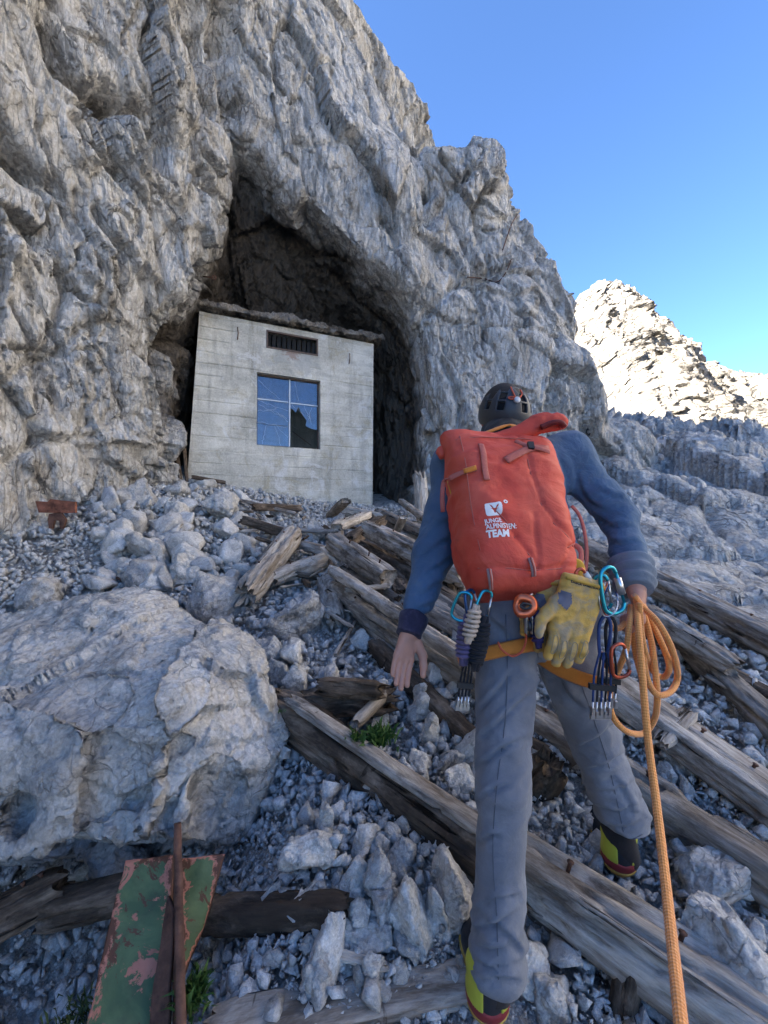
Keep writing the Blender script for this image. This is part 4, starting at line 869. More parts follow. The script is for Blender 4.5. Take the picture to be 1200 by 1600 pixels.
rsp = np.random.default_rng(41)
for k in range(84):
    if k < 66: u, v = rsp.uniform(470, 730), rsp.uniform(800, 960)
    else: u, v = rsp.uniform(360, 480), rsp.uniform(785, 850)
    g_ = G(u, v, .03 + .12 * rsp.random()); L = rsp.uniform(.2, .95) * (1 if k < 66 else .5); a_ = rsp.normal(-.8, .6); w_ = rsp.uniform(.022, .060); dv = np.array([math.cos(a_) * .9, math.sin(a_), rsp.normal(-.05, .18)]) * L / 2
    o = timber(g_ - dv, g_ + dv, w_, w_ * rsp.uniform(.3, .8), roll=rsp.uniform(0, 3), seed=300 + k, mat=['wood', 'wood_dark', 'wood_pale', 'wood_dark'][k % 4], label='small broken splinter of weathered wood lying in the heap of timbers', name='splinter', cat='splinter', square=.5, jag=1.0)
    o['group'] = 'small splinters in the timber heap'
for k in range(22):
    u, v = rsp.uniform(505, 735), rsp.uniform(795, 985); g_ = G(u, v, .04 + .10 * rsp.random()); L = rsp.uniform(.7, 1.7); a_ = rsp.normal(-.85, .38); w_ = rsp.uniform(.07, .15); dv = np.array([math.cos(a_) * .85, math.sin(a_) * .9, -.22 * abs(math.sin(a_)) + rsp.normal(0, .07)]) * L / 2
    o = timber(g_ - dv, g_ + dv, w_, w_ * rsp.uniform(.45, .95), roll=rsp.uniform(0, 1.5), seed=400 + k, mat=['wood', 'wood_dark', 'wood', 'wood_pale'][k % 4], label='broken weathered beam lying criss-cross in the heap below the hut', name='beam', cat='beam', square=.55, jag=.7, rough=1.2)
    o['group'] = 'broken beams in the heap below the hut'
# ------------------------------------------------------------------ loose stones and gravel
def hull_stone(seed, n=11, sub=False):
    rs = np.random.default_rng(seed); pts = rock_pts(rs, 1, .85, .7, n); bm = bmesh.new()
    for p in pts: bm.verts.new(p)
    r = bmesh.ops.convex_hull(bm, input=bm.verts); bmesh.ops.delete(bm, geom=[x for x in r['geom_interior'] if isinstance(x, bmesh.types.BMVert)], context='VERTS')
    bmesh.ops.triangulate(bm, faces=bm.faces); bm.verts.ensure_lookup_table(); bm.verts.index_update()
    V = np.array([v.co for v in bm.verts]); F3 = np.array([[v.index for v in f.verts] for f in bm.faces]); bm.free(); return V, F3
SH = [hull_stone(500 + k, 8 + k % 4) for k in range(28)]
def rmat(rs):
    a = nrm(rs.normal(size=4)); w, x, y, z = a
    return np.array([[1 - 2 * (y * y + z * z), 2 * (x * y - z * w), 2 * (x * z + y * w)], [2 * (x * y + z * w), 1 - 2 * (x * x + z * z), 2 * (y * z - x * w)], [2 * (x * z - y * w), 2 * (y * z + x * w), 1 - 2 * (x * x + y * y)]])
def on_gravel(x, y): return (wline(x, y) < .25) & (np.abs(x) < .93 * y + .25)
rs = np.random.default_rng(77)
def scatter(N, power, ymin=.75, ymax=8.2):
    x = rs.uniform(-4.5, 4, N * 14); y = rs.uniform(ymin, ymax, N * 14); dist = np.hypot(x, y)
    k = on_gravel(x, y) & (rs.random(N * 14) < np.minimum(1, (1.2 / dist) ** power)); return x[k][:N], y[k][:N]
tones = np.array([.78, .86, .93, .98, 1.02, 1.06, 1.12, 1.18])
gx, gy = scatter(37000, 1.2); dist = np.hypot(gx, gy); zz = gz(gx, gy) - hollow_at(gx, gy)
VV, FF, TT = [], [], []; base = 0
pat = pn(np.c_[gx * 1.6, gy * 1.6, 0 * gx], 91)
for k in range(len(gx)):
    s = min(.08, .0145 * math.exp(rs.normal(0, .48)) * (1 + .38 * dist[k]) * (1 + .45 * pat[k])); V, F3 = SH[k % 28]
    v = (V * s * rs.uniform(.55, 1.5, 3)) @ rmat(rs).T + np.array([gx[k], gy[k], zz[k] - .035 + s * rs.uniform(.1, .7) + .02 * rs.random()])
    VV.append(v); FF.append(F3 + base); base += len(V); TT.append(np.full(len(V), tones[rs.integers(8)]))
ex, ey = scatter(17000, 1.9, .75, 4.5); ez = gz(ex, ey) - hollow_at(ex, ey); SG = [hull_stone(700 + k, 7) for k in range(12)]
for k in range(len(ex)):
    s = .0085 * math.exp(rs.normal(0, .35)) * (1 + .2 * ey[k]); V, F3 = SG[k % 12]; v = (V * s) @ rmat(rs).T + np.array([ex[k], ey[k], ez[k] - .022 + .03 * rs.random()])
    VV.append(v); FF.append(F3 + base); base += len(V); TT.append(np.full(len(V), tones[rs.integers(6)]))
V = np.concatenate(VV); F3 = np.concatenate(FF); tt = np.concatenate(TT)
gr = mk('gravel', V, F3, M['gravel'], kind='stuff', smooth=False, label='loose pale limestone gravel covering the slope', cat='gravel')
at = gr.data.attributes.new('tint', 'FLOAT_COLOR', 'POINT'); at.data.foreach_set('color', np.c_[tt, tt, tt * 1.01, np.ones(len(tt))].astype(np.float32).ravel())
# the largest loose stones, one object each
SM_ = []
for k in range(14):
    pts = np.array(rock_pts(np.random.default_rng(900 + k), 1, .9, .75, 11)); V, Q = rock(pts, 1 / 13, 900 + 5 * k, .9, .003)
    o = mk('stone', V, Q, M['stone'], smooth=False); SM_.append(o.data); bpy.data.objects.remove(o)
sx, sy = scatter(290, .75, .95, 7.6)
rub = [(rs.uniform(150, 400), rs.uniform(765, 930)) for _ in range(110)] + [(rs.uniform(480, 720), rs.uniform(1260, 1560)) for _ in range(45)] + [(rs.uniform(630, 740), rs.uniform(1060, 1250)) for _ in range(22)] + [(rs.uniform(1010, 1190), rs.uniform(1180, 1340)) for _ in range(25)] + [(rs.uniform(400, 520), rs.uniform(985, 1080)) for _ in range(18)]
pos = [G(u, v) for u, v in rub]; pos = [(p[0], p[1]) for p in pos] + list(zip(sx, sy)); pos = pos[:298]
for k, (x, y) in enumerate(pos):
    s = (.036 + .018 * math.hypot(x, y) ** .9) * math.exp(rs.normal(0, .38)); s = min(s * (2.3 if k < 26 else 1.5 if k < 100 else 1.0), .42)
    o = bpy.data.objects.new('stone', SM_[k % 14]); COL.objects.link(o)
    R = rmat(rs) * (s * rs.uniform(.75, 1.25, 3))[None, :]
    o.matrix_world = m4(R[:, 0], R[:, 1], R[:, 2], (x, y, float(gz(x, y) - hollow_at(x, y)) - .01 + s * .22))
    tag(o, 'loose angular limestone stone lying in the gravel of the slope', 'stone', 'loose stones in the gravel')
# ------------------------------------------------------------------ the climber
def skin_mat():
    t = NT('skin'); co = t.coord('Object', rnd=False); f = t.noise(co, 30, 5, .6)
    c = t.mix(f, (.44, .21, .15), (.54, .29, .21)); m = t.done(c, .5, t.bump(t.noise(co, 110, 6, .7), .6, .003), spec=.4)
    t.b.inputs['Subsurface Weight'].default_value = .08; t.b.inputs['Subsurface Radius'].default_value = (.01, .004, .002); return m
M['skin'] = skin_mat()
M['shirt'] = cloth('blue_wool_shirt', (.065, .115, .19), 700, (.11, .15, .19), fold=.6)
M['cuff'] = cloth('grey_cuff', (.15, .18, .22), 700, fold=.4)
M['cuffdark'] = cloth('dark_patterned_cuff', (.028, .025, .05), 120, (.10, .09, .13), .5)
M['trouser'] = cloth('grey_trousers', (.165, .178, .21), 1100, (.24, .25, .27), fold=.3)
M['seamc'] = cloth('trouser_seam', (.09, .10, .125), 900); M['buff'] = cloth('dark_neck_buff', (.02, .018, .02), 500)
M['hair'] = plain('dark_hair', (.03, .022, .016), .7, 0, .4, 200, .6)
J = dict(hipL=P(788, 965, 1.28), kneeL=P(786, 1235, 1.12), ankL=P(772, 1545, 1.06), hipR=P(868, 962, 1.30), kneeR=P(925, 1150, 1.40), ankR=P(978, 1338, 1.42),
         shL=P(712, 728, 1.50), elL=P(676, 868, 1.40), wrL=P(641, 985, 1.25), shR=P(888, 712, 1.50), elR=P(970, 815, 1.38), wrR=P(994, 922, 1.20),
         pel=P(828, 945, 1.30), waist=P(815, 870, 1.36), chest=P(800, 760, 1.47), neck=P(790, 690, 1.60), head=P(786, 652, 1.74))
lo = np.min(list(J.values()), 0) - .25; hi = np.max(list(J.values()), 0) + .25
def bodysdf(X, Y, Z):
    c = lambda a, b, ra, rb, sc=(1, 1, 1): cone(X, Y, Z, J[a] if isinstance(a, str) else a, J[b] if isinstance(b, str) else b, ra, rb, sc)
    d = c('pel', 'waist', .115, .11, (1.15, .9, 1)); d = smin(d, c('waist', 'chest', .11, .125, (1.2, .85, 1)), .06)
    d = smin(d, c('chest', 'neck', .11, .055), .06); d = smin(d, c('neck', 'head', .055, .06), .02)
    for s in 'LR':
        d = smin(d, c('hip' + s, 'knee' + s, .070, .044), .05); d = smin(d, c('knee' + s, 'ank' + s, .043, .034), .03)
        d = smin(d, c('sh' + s, 'el' + s, .052, .042), .05); d = smin(d, c('el' + s, 'wr' + s, .042, .027), .03)
    h = J['head']; d = smin(d, ell(X, Y, Z, h + np.array([0, .01, .01]), (.076, .096, .108)), .03)
    d = smin(d, ell(X, Y, Z, h + np.array([0, .085, -.05]), (.045, .04, .045)), .03)
    d = smin(d, cone(X, Y, Z, h + np.array([0, .10, .01]), h + np.array([0, .125, -.03]), .010, .016), .012)
    for s in (-1, 1): d = smin(d, ell(X, Y, Z, h + np.array([s * .078, -.005, -.02]), (.014, .022, .032)), .01); d = smax(d, -ell(X, Y, Z, h + np.array([s * .032, .108, .01]), (.016, .012, .010)), .008)
    return d
V, Q = sdf_mesh(bodysdf, lo, hi, .012); parts = [(V, Q)]
# hands: palm, four fingers with knuckle bends and a thumb that leaves the side of the palm
def hand(wr, fdir, back, side, curl, spread, thumb_out, L=.178, h=.0028, wide=1.0):
    f = nrm(fdir); b = nrm(back - f * (back @ f)); r = np.cross(f, b) * side          # r points to the thumb side
    K = wr + f * L * .50
    segs = []
    for k, (off, ln) in enumerate(((.030, .40), (.010, .44), (-.010, .41), (-.028, .32))):
        p = K + r * off * wide - b * .002 + f * (-.004 * abs(k - 1)); ang = 0; rad_ = (.0098, .0100, .0096, .0086)[k]; dd = f + r * spread * (1.2 - k) * .5
        for sgm, fr_ in enumerate((.46, .30, .24)):
            ang += curl[sgm] * (1 + .06 * (k - 1)); q = p + (nrm(dd) * math.cos(ang) - b * math.sin(ang)) * L * ln * fr_ * 1.12
            segs.append((p, q, rad_ * (1 - .07 * sgm), rad_ * (1 - .07 * (sgm + 1)))); p = q
    tb = wr + f * L * .16 + r * .026 - b * .006; tm = tb + nrm(f * .75 + r * thumb_out - b * .25) * L * .26; te = tm + nrm(f * .95 + r * thumb_out * .35 - b * .3) * L * .19; tt_ = te + nrm(f - b * .25 + r * .05) * L * .15
    def fn(X, Y, Z):
        d = cone(X, Y, Z, wr - f * .015, wr + f * .01, .025, .024)
        for off in (.024, .008, -.008, -.022): d = smin(d, cone(X, Y, Z, wr + f * .01 + r * off * .6, K + r * off * wide - f * .004, .015, .0125), .010)
        d2 = None
        for p, q, ra, rb in segs:
            e = cone(X, Y, Z, p, q, ra, rb); d2 = e if d2 is None else np.minimum(d2, e)
        d = smin(d, d2, .006)
        for p, q, ra, rb in ((tb, tm, .016, .0125), (tm, te, .0118, .0105), (te, tt_, .0105, .0088)): d = smin(d, cone(X, Y, Z, p, q, ra, rb), .007)
        return d
    A = np.array([s[0] for s in segs] + [s[1] for s in segs] + [wr - f * .06, tt_, tb]); V, Q = sdf_mesh(fn, A.min(0) - .035, A.max(0) + .035, h)
    return V, Q
fdL = P(618, 1072, 1.215) - J['wrL']; VL, QL = hand(J['wrL'], fdL, np.array([-.45, 1., .1]), 1, (.06, .14, .12), .05, .62, L=.160, wide=.85)
HR = P(1002, 948, 1.155)
VR, QR = hand(J['wrR'], np.array([.02, -.28, -1.]), np.array([.75, -.65, .2]), -1, (.75, 1.35, 1.0), .03, .45, L=.17)
for v, q in ((VL, QL), (VR, QR)): parts.append((v, q))
o = 0; VV = []; QQ = []
for v, q in parts: VV.append(v); QQ.append(q + o); o += len(v)
footm = np.array([J['ankL'][0], J['ankL'][1], J['ankL'][2] - .1])
person = mk('person', np.concatenate(VV), np.concatenate(QQ), M['skin'], label='climber seen from behind in blue shirt and grey trousers, stepping up over the timbers', cat='person')
def creases(V, N, lines, w, dep):                                # folds: a groove with a raised lip beside it
    pr = lambda p: np.c_[p[:, 0] / p[:, 1], (p[:, 2] - CZ) / p[:, 1]]
    q = pr(V) + .004 * np.stack([pn(V * 18, 1), pn(V * 18, 2)], 1); face = sstep(.15, -.25, N[:, 1]); d = np.zeros(len(V))
    for pts in lines:
        c_ = pr(np.array([P(u, v, 1.) for u, v in pts])); c_ = spline([np.array([x, y, 0]) for x, y in c_], 5)[:, :2]; best = np.full(len(V), 9.); sg = np.zeros(len(V)); tp = np.zeros(len(V)); n_ = len(c_) - 1
        for i in range(n_):
            ab = c_[i + 1] - c_[i]; t = np.clip((q - c_[i]) @ ab / (ab @ ab + 1e-12), 0, 1); e = q - c_[i] - t[:, None] * ab; r = np.linalg.norm(e, axis=1); m = r < best
            best = np.where(m, r, best); sg = np.where(m, np.sign(ab[0] * e[:, 1] - ab[1] * e[:, 0]), sg); tp = np.where(m, (i + t) / n_, tp)
        tap = np.clip(4 * tp * (1 - tp), 0, 1) ** .6; d += tap * (-1.0 * np.exp(-(best / (w * .55)) ** 2) + .75 * np.exp(-((best - w * 1.3) / (w * .9)) ** 2) * (sg > 0))
    return V + N * (dep * d * face)[:, None]
def wrinkle(V, N, amp, fn): return V + N * (amp * fn)[:, None]
def shirtsdf(X, Y, Z):
    c = lambda a, b, ra, rb, sc=(1, 1, 1): cone(X, Y, Z, J[a] if isinstance(a, str) else a, J[b] if isinstance(b, str) else b, ra, rb, sc)
    d = c(J['pel'] + np.array([0, 0, .03]), 'waist', .135, .135, (1.12, .9, 1)); d = smin(d, c('waist', 'chest', .135, .15, (1.15, .85, 1)), .07)
    d = smin(d, c('chest', 'neck', .13, .068), .07)
    d = smin(d, c(J['chest'] + np.array([0, .0, .05]), 'shR', .09, .078), .05); d = smin(d, c(J['chest'] + np.array([0, .0, .05]), 'shL', .09, .078), .05)
    for s, e in (('L', .0), ('R', -.004)):
        d = smin(d, c('sh' + s, 'el' + s, .068 + e, .055 + e), .06); d = smin(d, c('el' + s, 'wr' + s, .053 + e, .038), .03)
    d = smax(d, -(J['pel'][2] + .0 - Z) if False else (J['pel'][2] - .02 - Z) + 0 * X, .02)
    return d
V, Q = sdf_mesh(shirtsdf, lo, hi, .0095); N = vnormals(V, Q)
f = .6 * fbm(V * np.array([7, 7, 11]), 3, 3) + .8 * ridged(rotp(V, 'Y', .7) * np.array([5, 5, 17]), 7, 2) * sstep(.32, .05, np.minimum(np.linalg.norm(V - J['elR'], axis=1), np.linalg.norm(V - J['elL'], axis=1)))
V = wrinkle(V, N, .009, f)
V = creases(V, N, [[(925, 805), (955, 822), (992, 822)], [(935, 838), (965, 850), (1002, 846)], [(950, 868), (975, 876), (1004, 872)], [(900, 740), (915, 780), (945, 800)], [(872, 705), (885, 740), (890, 790)], [(930, 760), (955, 775), (978, 780)], [(662, 905), (685, 885), (712, 868)], [(655, 932), (675, 918), (700, 905)], [(668, 870), (690, 850), (715, 842)], [(690, 765), (702, 790), (714, 820)], [(648, 955), (665, 948), (685, 940)], [(676, 830), (695, 815), (714, 812)]], .0075, .0085)
for s, cut in (('L', .93), ('R', .96)):                          # sleeves end at the wrist
    ax = nrm(J['wr' + s] - J['el' + s]); end = J['el' + s] + (J['wr' + s] - J['el' + s]) * cut
    t = (V - end) @ ax; near_ = np.linalg.norm(V - J['wr' + s], axis=1) < .14; m = near_ & (t > 0); V[m] -= np.outer(t[m] * 1.0, ax)
V_in = V
shirt = mk('shirt', V, Q, M['shirt'], person)
def band(a, b, r0, r1, name, mat, parent, n=28, folds=3, seed=0, amp=.006, sc=1.0):
    q = [a + (b - a) * t for t in np.linspace(0, 1, 16)]; t = np.linspace(0, 1, 16); r = r0 + (r1 - r0) * t + amp * np.sin(t * math.pi * 2 * folds) ; r[0] *= .86; r[-1] *= .86
    V, Fc, uv = tube(q, r, n); V = V + .004 * np.stack([pn(V * 26, seed + k) for k in range(3)], 1); return mk(name, V, Fc, mat, parent)
dR = nrm(J['wrR'] - J['elR']); dL_ = nrm(J['wrL'] - J['elL'])
band(J['wrR'] - dR * .095, J['wrR'] + dR * .000, .060, .050, 'cuff', M['cuff'], person, folds=3, amp=.005)
band(J['wrL'] - dL_ * .050, J['wrL'] + dL_ * .018, .043, .039, 'cuff', M['cuffdark'], person, folds=1, amp=.002)
hd = J['head']
def headband(X, Y, Z): return smax(smin(cone(X, Y, Z, J['neck'] + np.array([0, -.01, -.03]), hd + np.array([0, -.02, -.06]), .085, .085), ell(X, Y, Z, hd + np.array([0, -.014, -.085]), (.090, .106, .110)), .02), (Z - hd[2] - .01) + 0 * X, .01)
V, Q = sdf_mesh(headband, hd - np.array([.2, .32, .3]), hd + .14, .006); V = V + .004 * np.stack([pn(V * 30, k) for k in range(3)], 1); mk('neck_buff', V, Q, M['buff'], person)
V, Q = sdf_mesh(lambda X, Y, Z: smax(smax(ell(X, Y, Z, hd + np.array([0, .0, .02]), (.091, .113, .116)), (hd[2] - .09 - Z) + 0 * X, .01), (Y - hd[1] - .06) + 0 * X, .01), hd - .16, hd + .18, .006); mk('hair', V, Q, M['hair'], person)
# trousers
cL = P(776, 1512, 1.055); cR = P(974, 1276, 1.41)
def trsdf(X, Y, Z):
    c = lambda a, b, ra, rb, sc=(1, 1, 1): cone(X, Y, Z, J[a] if isinstance(a, str) else a, J[b] if isinstance(b, str) else b, ra, rb, sc)
    d = c(J['pel'] + np.array([-.07, -.01, .0]), J['pel'] + np.array([.075, -.01, .0]), .118, .118); d = smin(d, c('pel', J['pel'] + np.array([0, .02, .12]), .145, .14, (1.12, .85, 1)), .06)
    d = smin(d, c('hipL', 'kneeL', .098, .058), .035); d = smin(d, c('hipR', 'kneeR', .100, .072), .035)
    d = np.minimum(d, 9) ; d = smin(d, c('kneeL', cL, .057, .056), .03); d = smin(d, c('kneeR', cR, .071, .070), .03)
    return d
V, Q = sdf_mesh(trsdf, lo - .05, hi, .0085); N = vnormals(V, Q)
kn = np.exp(-(np.linalg.norm(V - J['kneeR'], axis=1) / .16) ** 2) + np.exp(-(np.linalg.norm(V - J['kneeL'], axis=1) / .17) ** 2)
hem = sstep(.26, .02, np.abs(V[:, 2] - cL[2])) * (V[:, 0] < .42) + sstep(.20, .02, np.abs(V[:, 2] - cR[2])) * (V[:, 0] > .42)
cro = np.exp(-(np.linalg.norm(V - P(845, 1030, 1.25), axis=1) / .16) ** 2)
dg = rotp(V, 'Y', .55); dg2 = rotp(V, 'Y', -.5)
f = .25 * fbm(V * np.array([5, 5, 3]), 13, 2) + .75 * kn * (.9 * ridged(dg * np.array([4, 4, 15]), 17, 2) + .2) + hem * .8 * ridged(V * np.array([5, 5, 19]) + .4 * np.stack([pn(V * 6, k) for k in range(3)], 1), 19, 2) + cro * 1.1 * ridged(dg2 * np.array([5, 5, 16]), 23, 2) + .35 * ridged(V * np.array([9, 9, 1.6]), 29, 2)
V = wrinkle(V, N, .0115, f - .55 + .5 * saw(V[:, 2] * 9 + V[:, 0] * 5 + 1.4 * fbm(V * 5, 33, 2)) * (kn * .6 + hem * .8 + .25))
V = creases(V, N, [[(742, 1165), (790, 1120), (838, 1078)], [(738, 1205), (785, 1170), (832, 1150)], [(737, 1120), (775, 1085), (800, 1050)], [(733, 1262), (770, 1236), (806, 1226)], [(728, 1330), (760, 1310), (785, 1306)], [(735, 1425), (775, 1408), (818, 1400)], [(733, 1452), (770, 1446), (812, 1426)], [(735, 1478), (780, 1484), (822, 1462)], [(738, 1502), (775, 1512), (822, 1500)], [(745, 1535), (780, 1528), (815, 1538)], [(760, 1440), (790, 1462), (815, 1490)],
    [(838, 1030), (850, 1075), (846, 1120)], [(868, 1040), (885, 1085), (915, 1110)], [(905, 1170), (940, 1150), (968, 1122)], [(915, 1205), (950, 1196), (985, 1168)], [(925, 1236), (960, 1238), (996, 1220)], [(935, 1262), (965, 1270), (1002, 1256)], [(940, 1288), (970, 1294), (1006, 1284)], [(955, 1215), (975, 1240), (990, 1275)], [(800, 955), (830, 985), (850, 1005)], [(760, 965), (785, 985), (790, 1000)]], .0085, .0105)
for cc in (cL, cR):                                               # cut the hems level
    m = (np.abs(V[:, 0] - cc[0]) < .16) & (np.abs(V[:, 1] - cc[1]) < .2) & (V[:, 2] < cc[2] - .012); V[m, 2] = cc[2] - .012 + .006 * pn(V[m] * 20, 3)
mk('trousers', V, Q, M['trouser'], person); tb = BVHTree.FromPolygons([Vector(v) for v in V], Q.tolist())
for pts in ([(790, 960), (793, 1040), (789, 1130), (776, 1230), (770, 1330), (776, 1430), (779, 1530)], [(835, 965), (836, 1000), (842, 1030)], [(905, 1060), (930, 1130), (952, 1200), (966, 1262), (974, 1300)], [(733, 1555), (755, 1568), (780, 1571), (812, 1560)], [(940, 1300), (960, 1311), (985, 1312), (1004, 1304)]):
    q = [tb.ray_cast(Vector((0, 0, CZ)), Vector(ray(u, v)).normalized())[0] for u, v in spline([np.array([u, v, 0]) for u, v in pts], 5)[:, :2]]; q = [np.array(x) - nrm(np.array([x[0], x[1], x[2] - CZ])) * .0012 for x in q if x is not None]
    if len(q) > 4: V, Fc, uv = tube(q, .0013, 6); mk('seam', V, Fc, M['seamc'], person)
for a_, b_ in (('ankL', 1), ('ankR', 1)):
    j = J[a_]; kd = nrm(J['knee' + a_[-1]] - j); V, Fc, uv = tube([j + kd * .13, j + kd * .06, j, j + np.array([0, .012, -.02])], [.052, .046, .043, .041], 20); mk('sock', V, Fc, M['buff'], person)
# approach shoes
M['shoe'] = cloth('dark_shoe_fabric', (.018, .02, .026), 600); M['lime'] = plain('lime_yellow_shoe_rubber', (.42, .44, .05), .55); M['shoered'] = plain('dark_red_shoe_rubber', (.22, .03, .035), .55); M['gum'] = plain('amber_sole_rubber', (.40, .27, .06), .5)
def shoe(heel, fwd, label):
    f = nrm(np.array([fwd[0], fwd[1], fwd[2]])); r = nrm(np.cross(f, [0, 0, 1])); u = np.cross(r, f)
    p = lambda a, b, c: heel + f * a + r * b + u * c
    def up(X, Y, Z):
        d = cone(X, Y, Z, p(.045, 0, .05), p(.055, 0, .120), .045, .050); d = smin(d, cone(X, Y, Z, p(.05, 0, .045), p(.17, 0, .035), .041, .040), .03); return smin(d, cone(X, Y, Z, p(.17, 0, .034), p(.24, -.004, .03), .042, .032), .02)
    A = np.array([p(0, -.06, 0), p(.29, .06, .17), p(0, .06, 0), p(.29, -.06, 0), p(0, -.06, .17)])
    V, Q = sdf_mesh(up, A.min(0) - .03, A.max(0) + .03, .005); root = mk('shoe', V, Q, M['shoe'], person)
    root['_base'] = [0, 0, 0]
    def layer(name, mat, cond, off):
        V2, Q2 = sdf_mesh(lambda X, Y, Z: smax(up(X, Y, Z) - off, cond((X - heel[0]) * f[0] + (Y - heel[1]) * f[1] + (Z - heel[2]) * f[2], (X - heel[0]) * r[0] + (Y - heel[1]) * r[1] + (Z - heel[2]) * r[2], (X - heel[0]) * u[0] + (Y - heel[1]) * u[1] + (Z - heel[2]) * u[2]), .004), A.min(0) - .03, A.max(0) + .03, .004); mk(name, V2, Q2, mat, root)
    layer('sole', M['gum'], lambda a, b, c: np.maximum(c - .030 + 0 * a, -c - .012 + .0 * a), .006)
    layer('heel_patch', M['shoered'], lambda a, b, c: np.maximum(np.maximum(c - .055 - .2 * np.abs(b), .027 - c), a - .07), .003)
    layer('ankle_patch', M['lime'], lambda a, b, c: np.maximum(np.maximum(.055 - c, np.abs(a - .035) - .04), .020 - np.abs(b)), .004)
shoe(P(976, 1384, 1.385) + np.array([0, 0, .012]), (.12, .97, .10), 'r'); shoe(P(768, 1622, 1.03) + np.array([0, 0, .010]), (.02, .97, .16), 'l')

# ------------------------------------------------------------------ rucksack
def at_uv(o):
    return o
def red_mat(name, col, fade=(.62, .21, .13)):
    t = NT(name); co = t.coord('Object', rnd=False); f = t.noise(co, 5, 6, .65, .6); g = t.noise(co, 1400, 2); dd = t.noise(co, 22, 7, .75)
    c = t.mix(t.ramp(f, [(.38, 0), (.72, .6)]), col, fade); c = t.mix(t.ramp(dd, [(.60, 0), (.76, .55)]), c, (.17, .045, .03)); c = t.mix(.25, c, t.ramp(g, [(.2, .35), (.8, .65)]), 'OVERLAY')
    return t.done(c, .62, t.bump(t.noise(co, 10, 5, .6, .8), .45, .02, t.bump(g, .25, .001)), spec=.3)
M['red'] = red_mat('red_pack_fabric', (.57, .062, .036), (.64, .15, .09)); M['redstrap'] = red_mat('faded_red_webbing', (.42, .10, .075), (.45, .16, .12)); M['orange'] = cloth('orange_webbing', (.62, .21, .035), 700, fold=.15); M['yellowz'] = cloth('yellow_zip_tape', (.60, .33, .04), 700, fold=.1)
M['print'] = plain('white_print', (.78, .76, .74), .6); M['steel'] = plain('brushed_steel', (.55, .56, .58), .3, 1.0, .1, 200, .1); M['blackp'] = plain('black_plastic', (.02, .02, .022), .5)
PB, PT = P(808, 925, 1.20), P(772, 690, 1.435); pa_ = nrm(PT - PB); PL = np.linalg.norm(PT - PB)
pr_ = nrm(np.array([1., .06, -.04]) - pa_ * (np.array([1., .06, -.04]) @ pa_)); pn_ = np.cross(pr_, pa_)      # right, up, towards the viewer
if pn_[1] > 0: pn_ = -pn_
def pk(r, a, n): return PB + pr_ * r + pa_ * a * PL + pn_ * n
wid = lambda a: np.interp(a, [-.02, .08, .25, .6, .85, 1.0], [.122, .145, .156, .162, .166, .176]); dep = lambda a: np.interp(a, [0, .15, .45, .75, .92, 1.04], [.088, .105, .105, .092, .055, .014])
def packsdf(X, Y, Z):
    x, y, z = X - PB[0], Y - PB[1], Z - PB[2]
    r = x * pr_[0] + y * pr_[1] + z * pr_[2]; a = (x * pa_[0] + y * pa_[1] + z * pa_[2]) / PL; n = x * pn_[0] + y * pn_[1] + z * pn_[2]
    w = wid(a).astype(np.float32); dd = dep(a).astype(np.float32); n0 = n - .012
    q = ((np.abs(r) / w) ** 5 + (np.abs(n0) / dd) ** 2.6) ** (1 / 3.4); d = (q - 1) * np.minimum(w, dd)
    return smax(d, smax(-a * PL - .015 - .10 * 0, (a - 1.04) * PL, .01), .035)
A = np.array([pk(r, a, n) for r in (-.25, .25) for a in (-.15, 1.2) for n in (-.17, .17)])
V, Q = sdf_mesh(packsdf, A.min(0), A.max(0), .007); N = vnormals(V, Q)
loc = np.c_[(V - PB) @ pr_, (V - PB) @ pa_ / PL, (V - PB) @ pn_]
f = .006 * fbm(V * 8, 3, 3) + .007 * ridged(np.c_[loc[:, 0] * 5 + loc[:, 1] * 1.5, loc[:, 1] * 3.5, loc[:, 2]], 5, 2) + .004 * ridged(np.c_[loc[:, 0] * 4 - loc[:, 1] * 3, loc[:, 1] * 7, loc[:, 2] * 3], 9, 2)
def seamd(pts, w, dd):
    global f
    for k in range(len(pts) - 1):
        a, b = np.array(pts[k]), np.array(pts[k + 1]); q = np.c_[loc[:, 0], loc[:, 1] * PL]; a = a * [1, PL]; b = b * [1, PL]; ab = b - a; t = np.clip((q - a) @ ab / (ab @ ab), 0, 1); r = np.linalg.norm(q - a - t[:, None] * ab, axis=1)
        f = f - dd * np.exp(-(r / w) ** 2) * (loc[:, 2] > 0)
for pts in ([(-.075, .36), (-.03, .22), (.02, .06)], [(.055, .95), (.05, .62), (.06, .42), (.085, .30), (.145, .18)], [(.03, .35), (.02, .06)], [(-.13, .07), (.0, .045), (.135, .09)], [(.11, .17), (.15, .22)], [(.07, .04), (.12, .17)]): seamd(pts, .006, .006)
V = V + N * f[:, None]
pack = thing('rucksack', tuple(pk(0, 0, 0)), 'red roll-top climbing rucksack with white team lettering worn on the back', 'rucksack')
body = mk('pack_body', V, Q, M['red'], pack); pbvh = BVHTree.FromPolygons([Vector(v) for v in V], Q.tolist())
def onpack(r, a, off=.002, back=False):
    o = pk(r, a, .4); h = pbvh.ray_cast(Vector(o), Vector(-pn_)); return np.array(h[0]) + np.array(h[1]) * off if h[0] else pk(r, a, .08)
def packuv(u, v):                                                  # photo point on the pack front -> (r, a)
    d = ray(u, v); o = np.array([0, 0, CZ]); c = pk(0, .5, .1); t = ((c - o) @ pn_) / (d @ pn_); p = o + d * t - PB; return float(p @ pr_), float(p @ pa_ / PL)
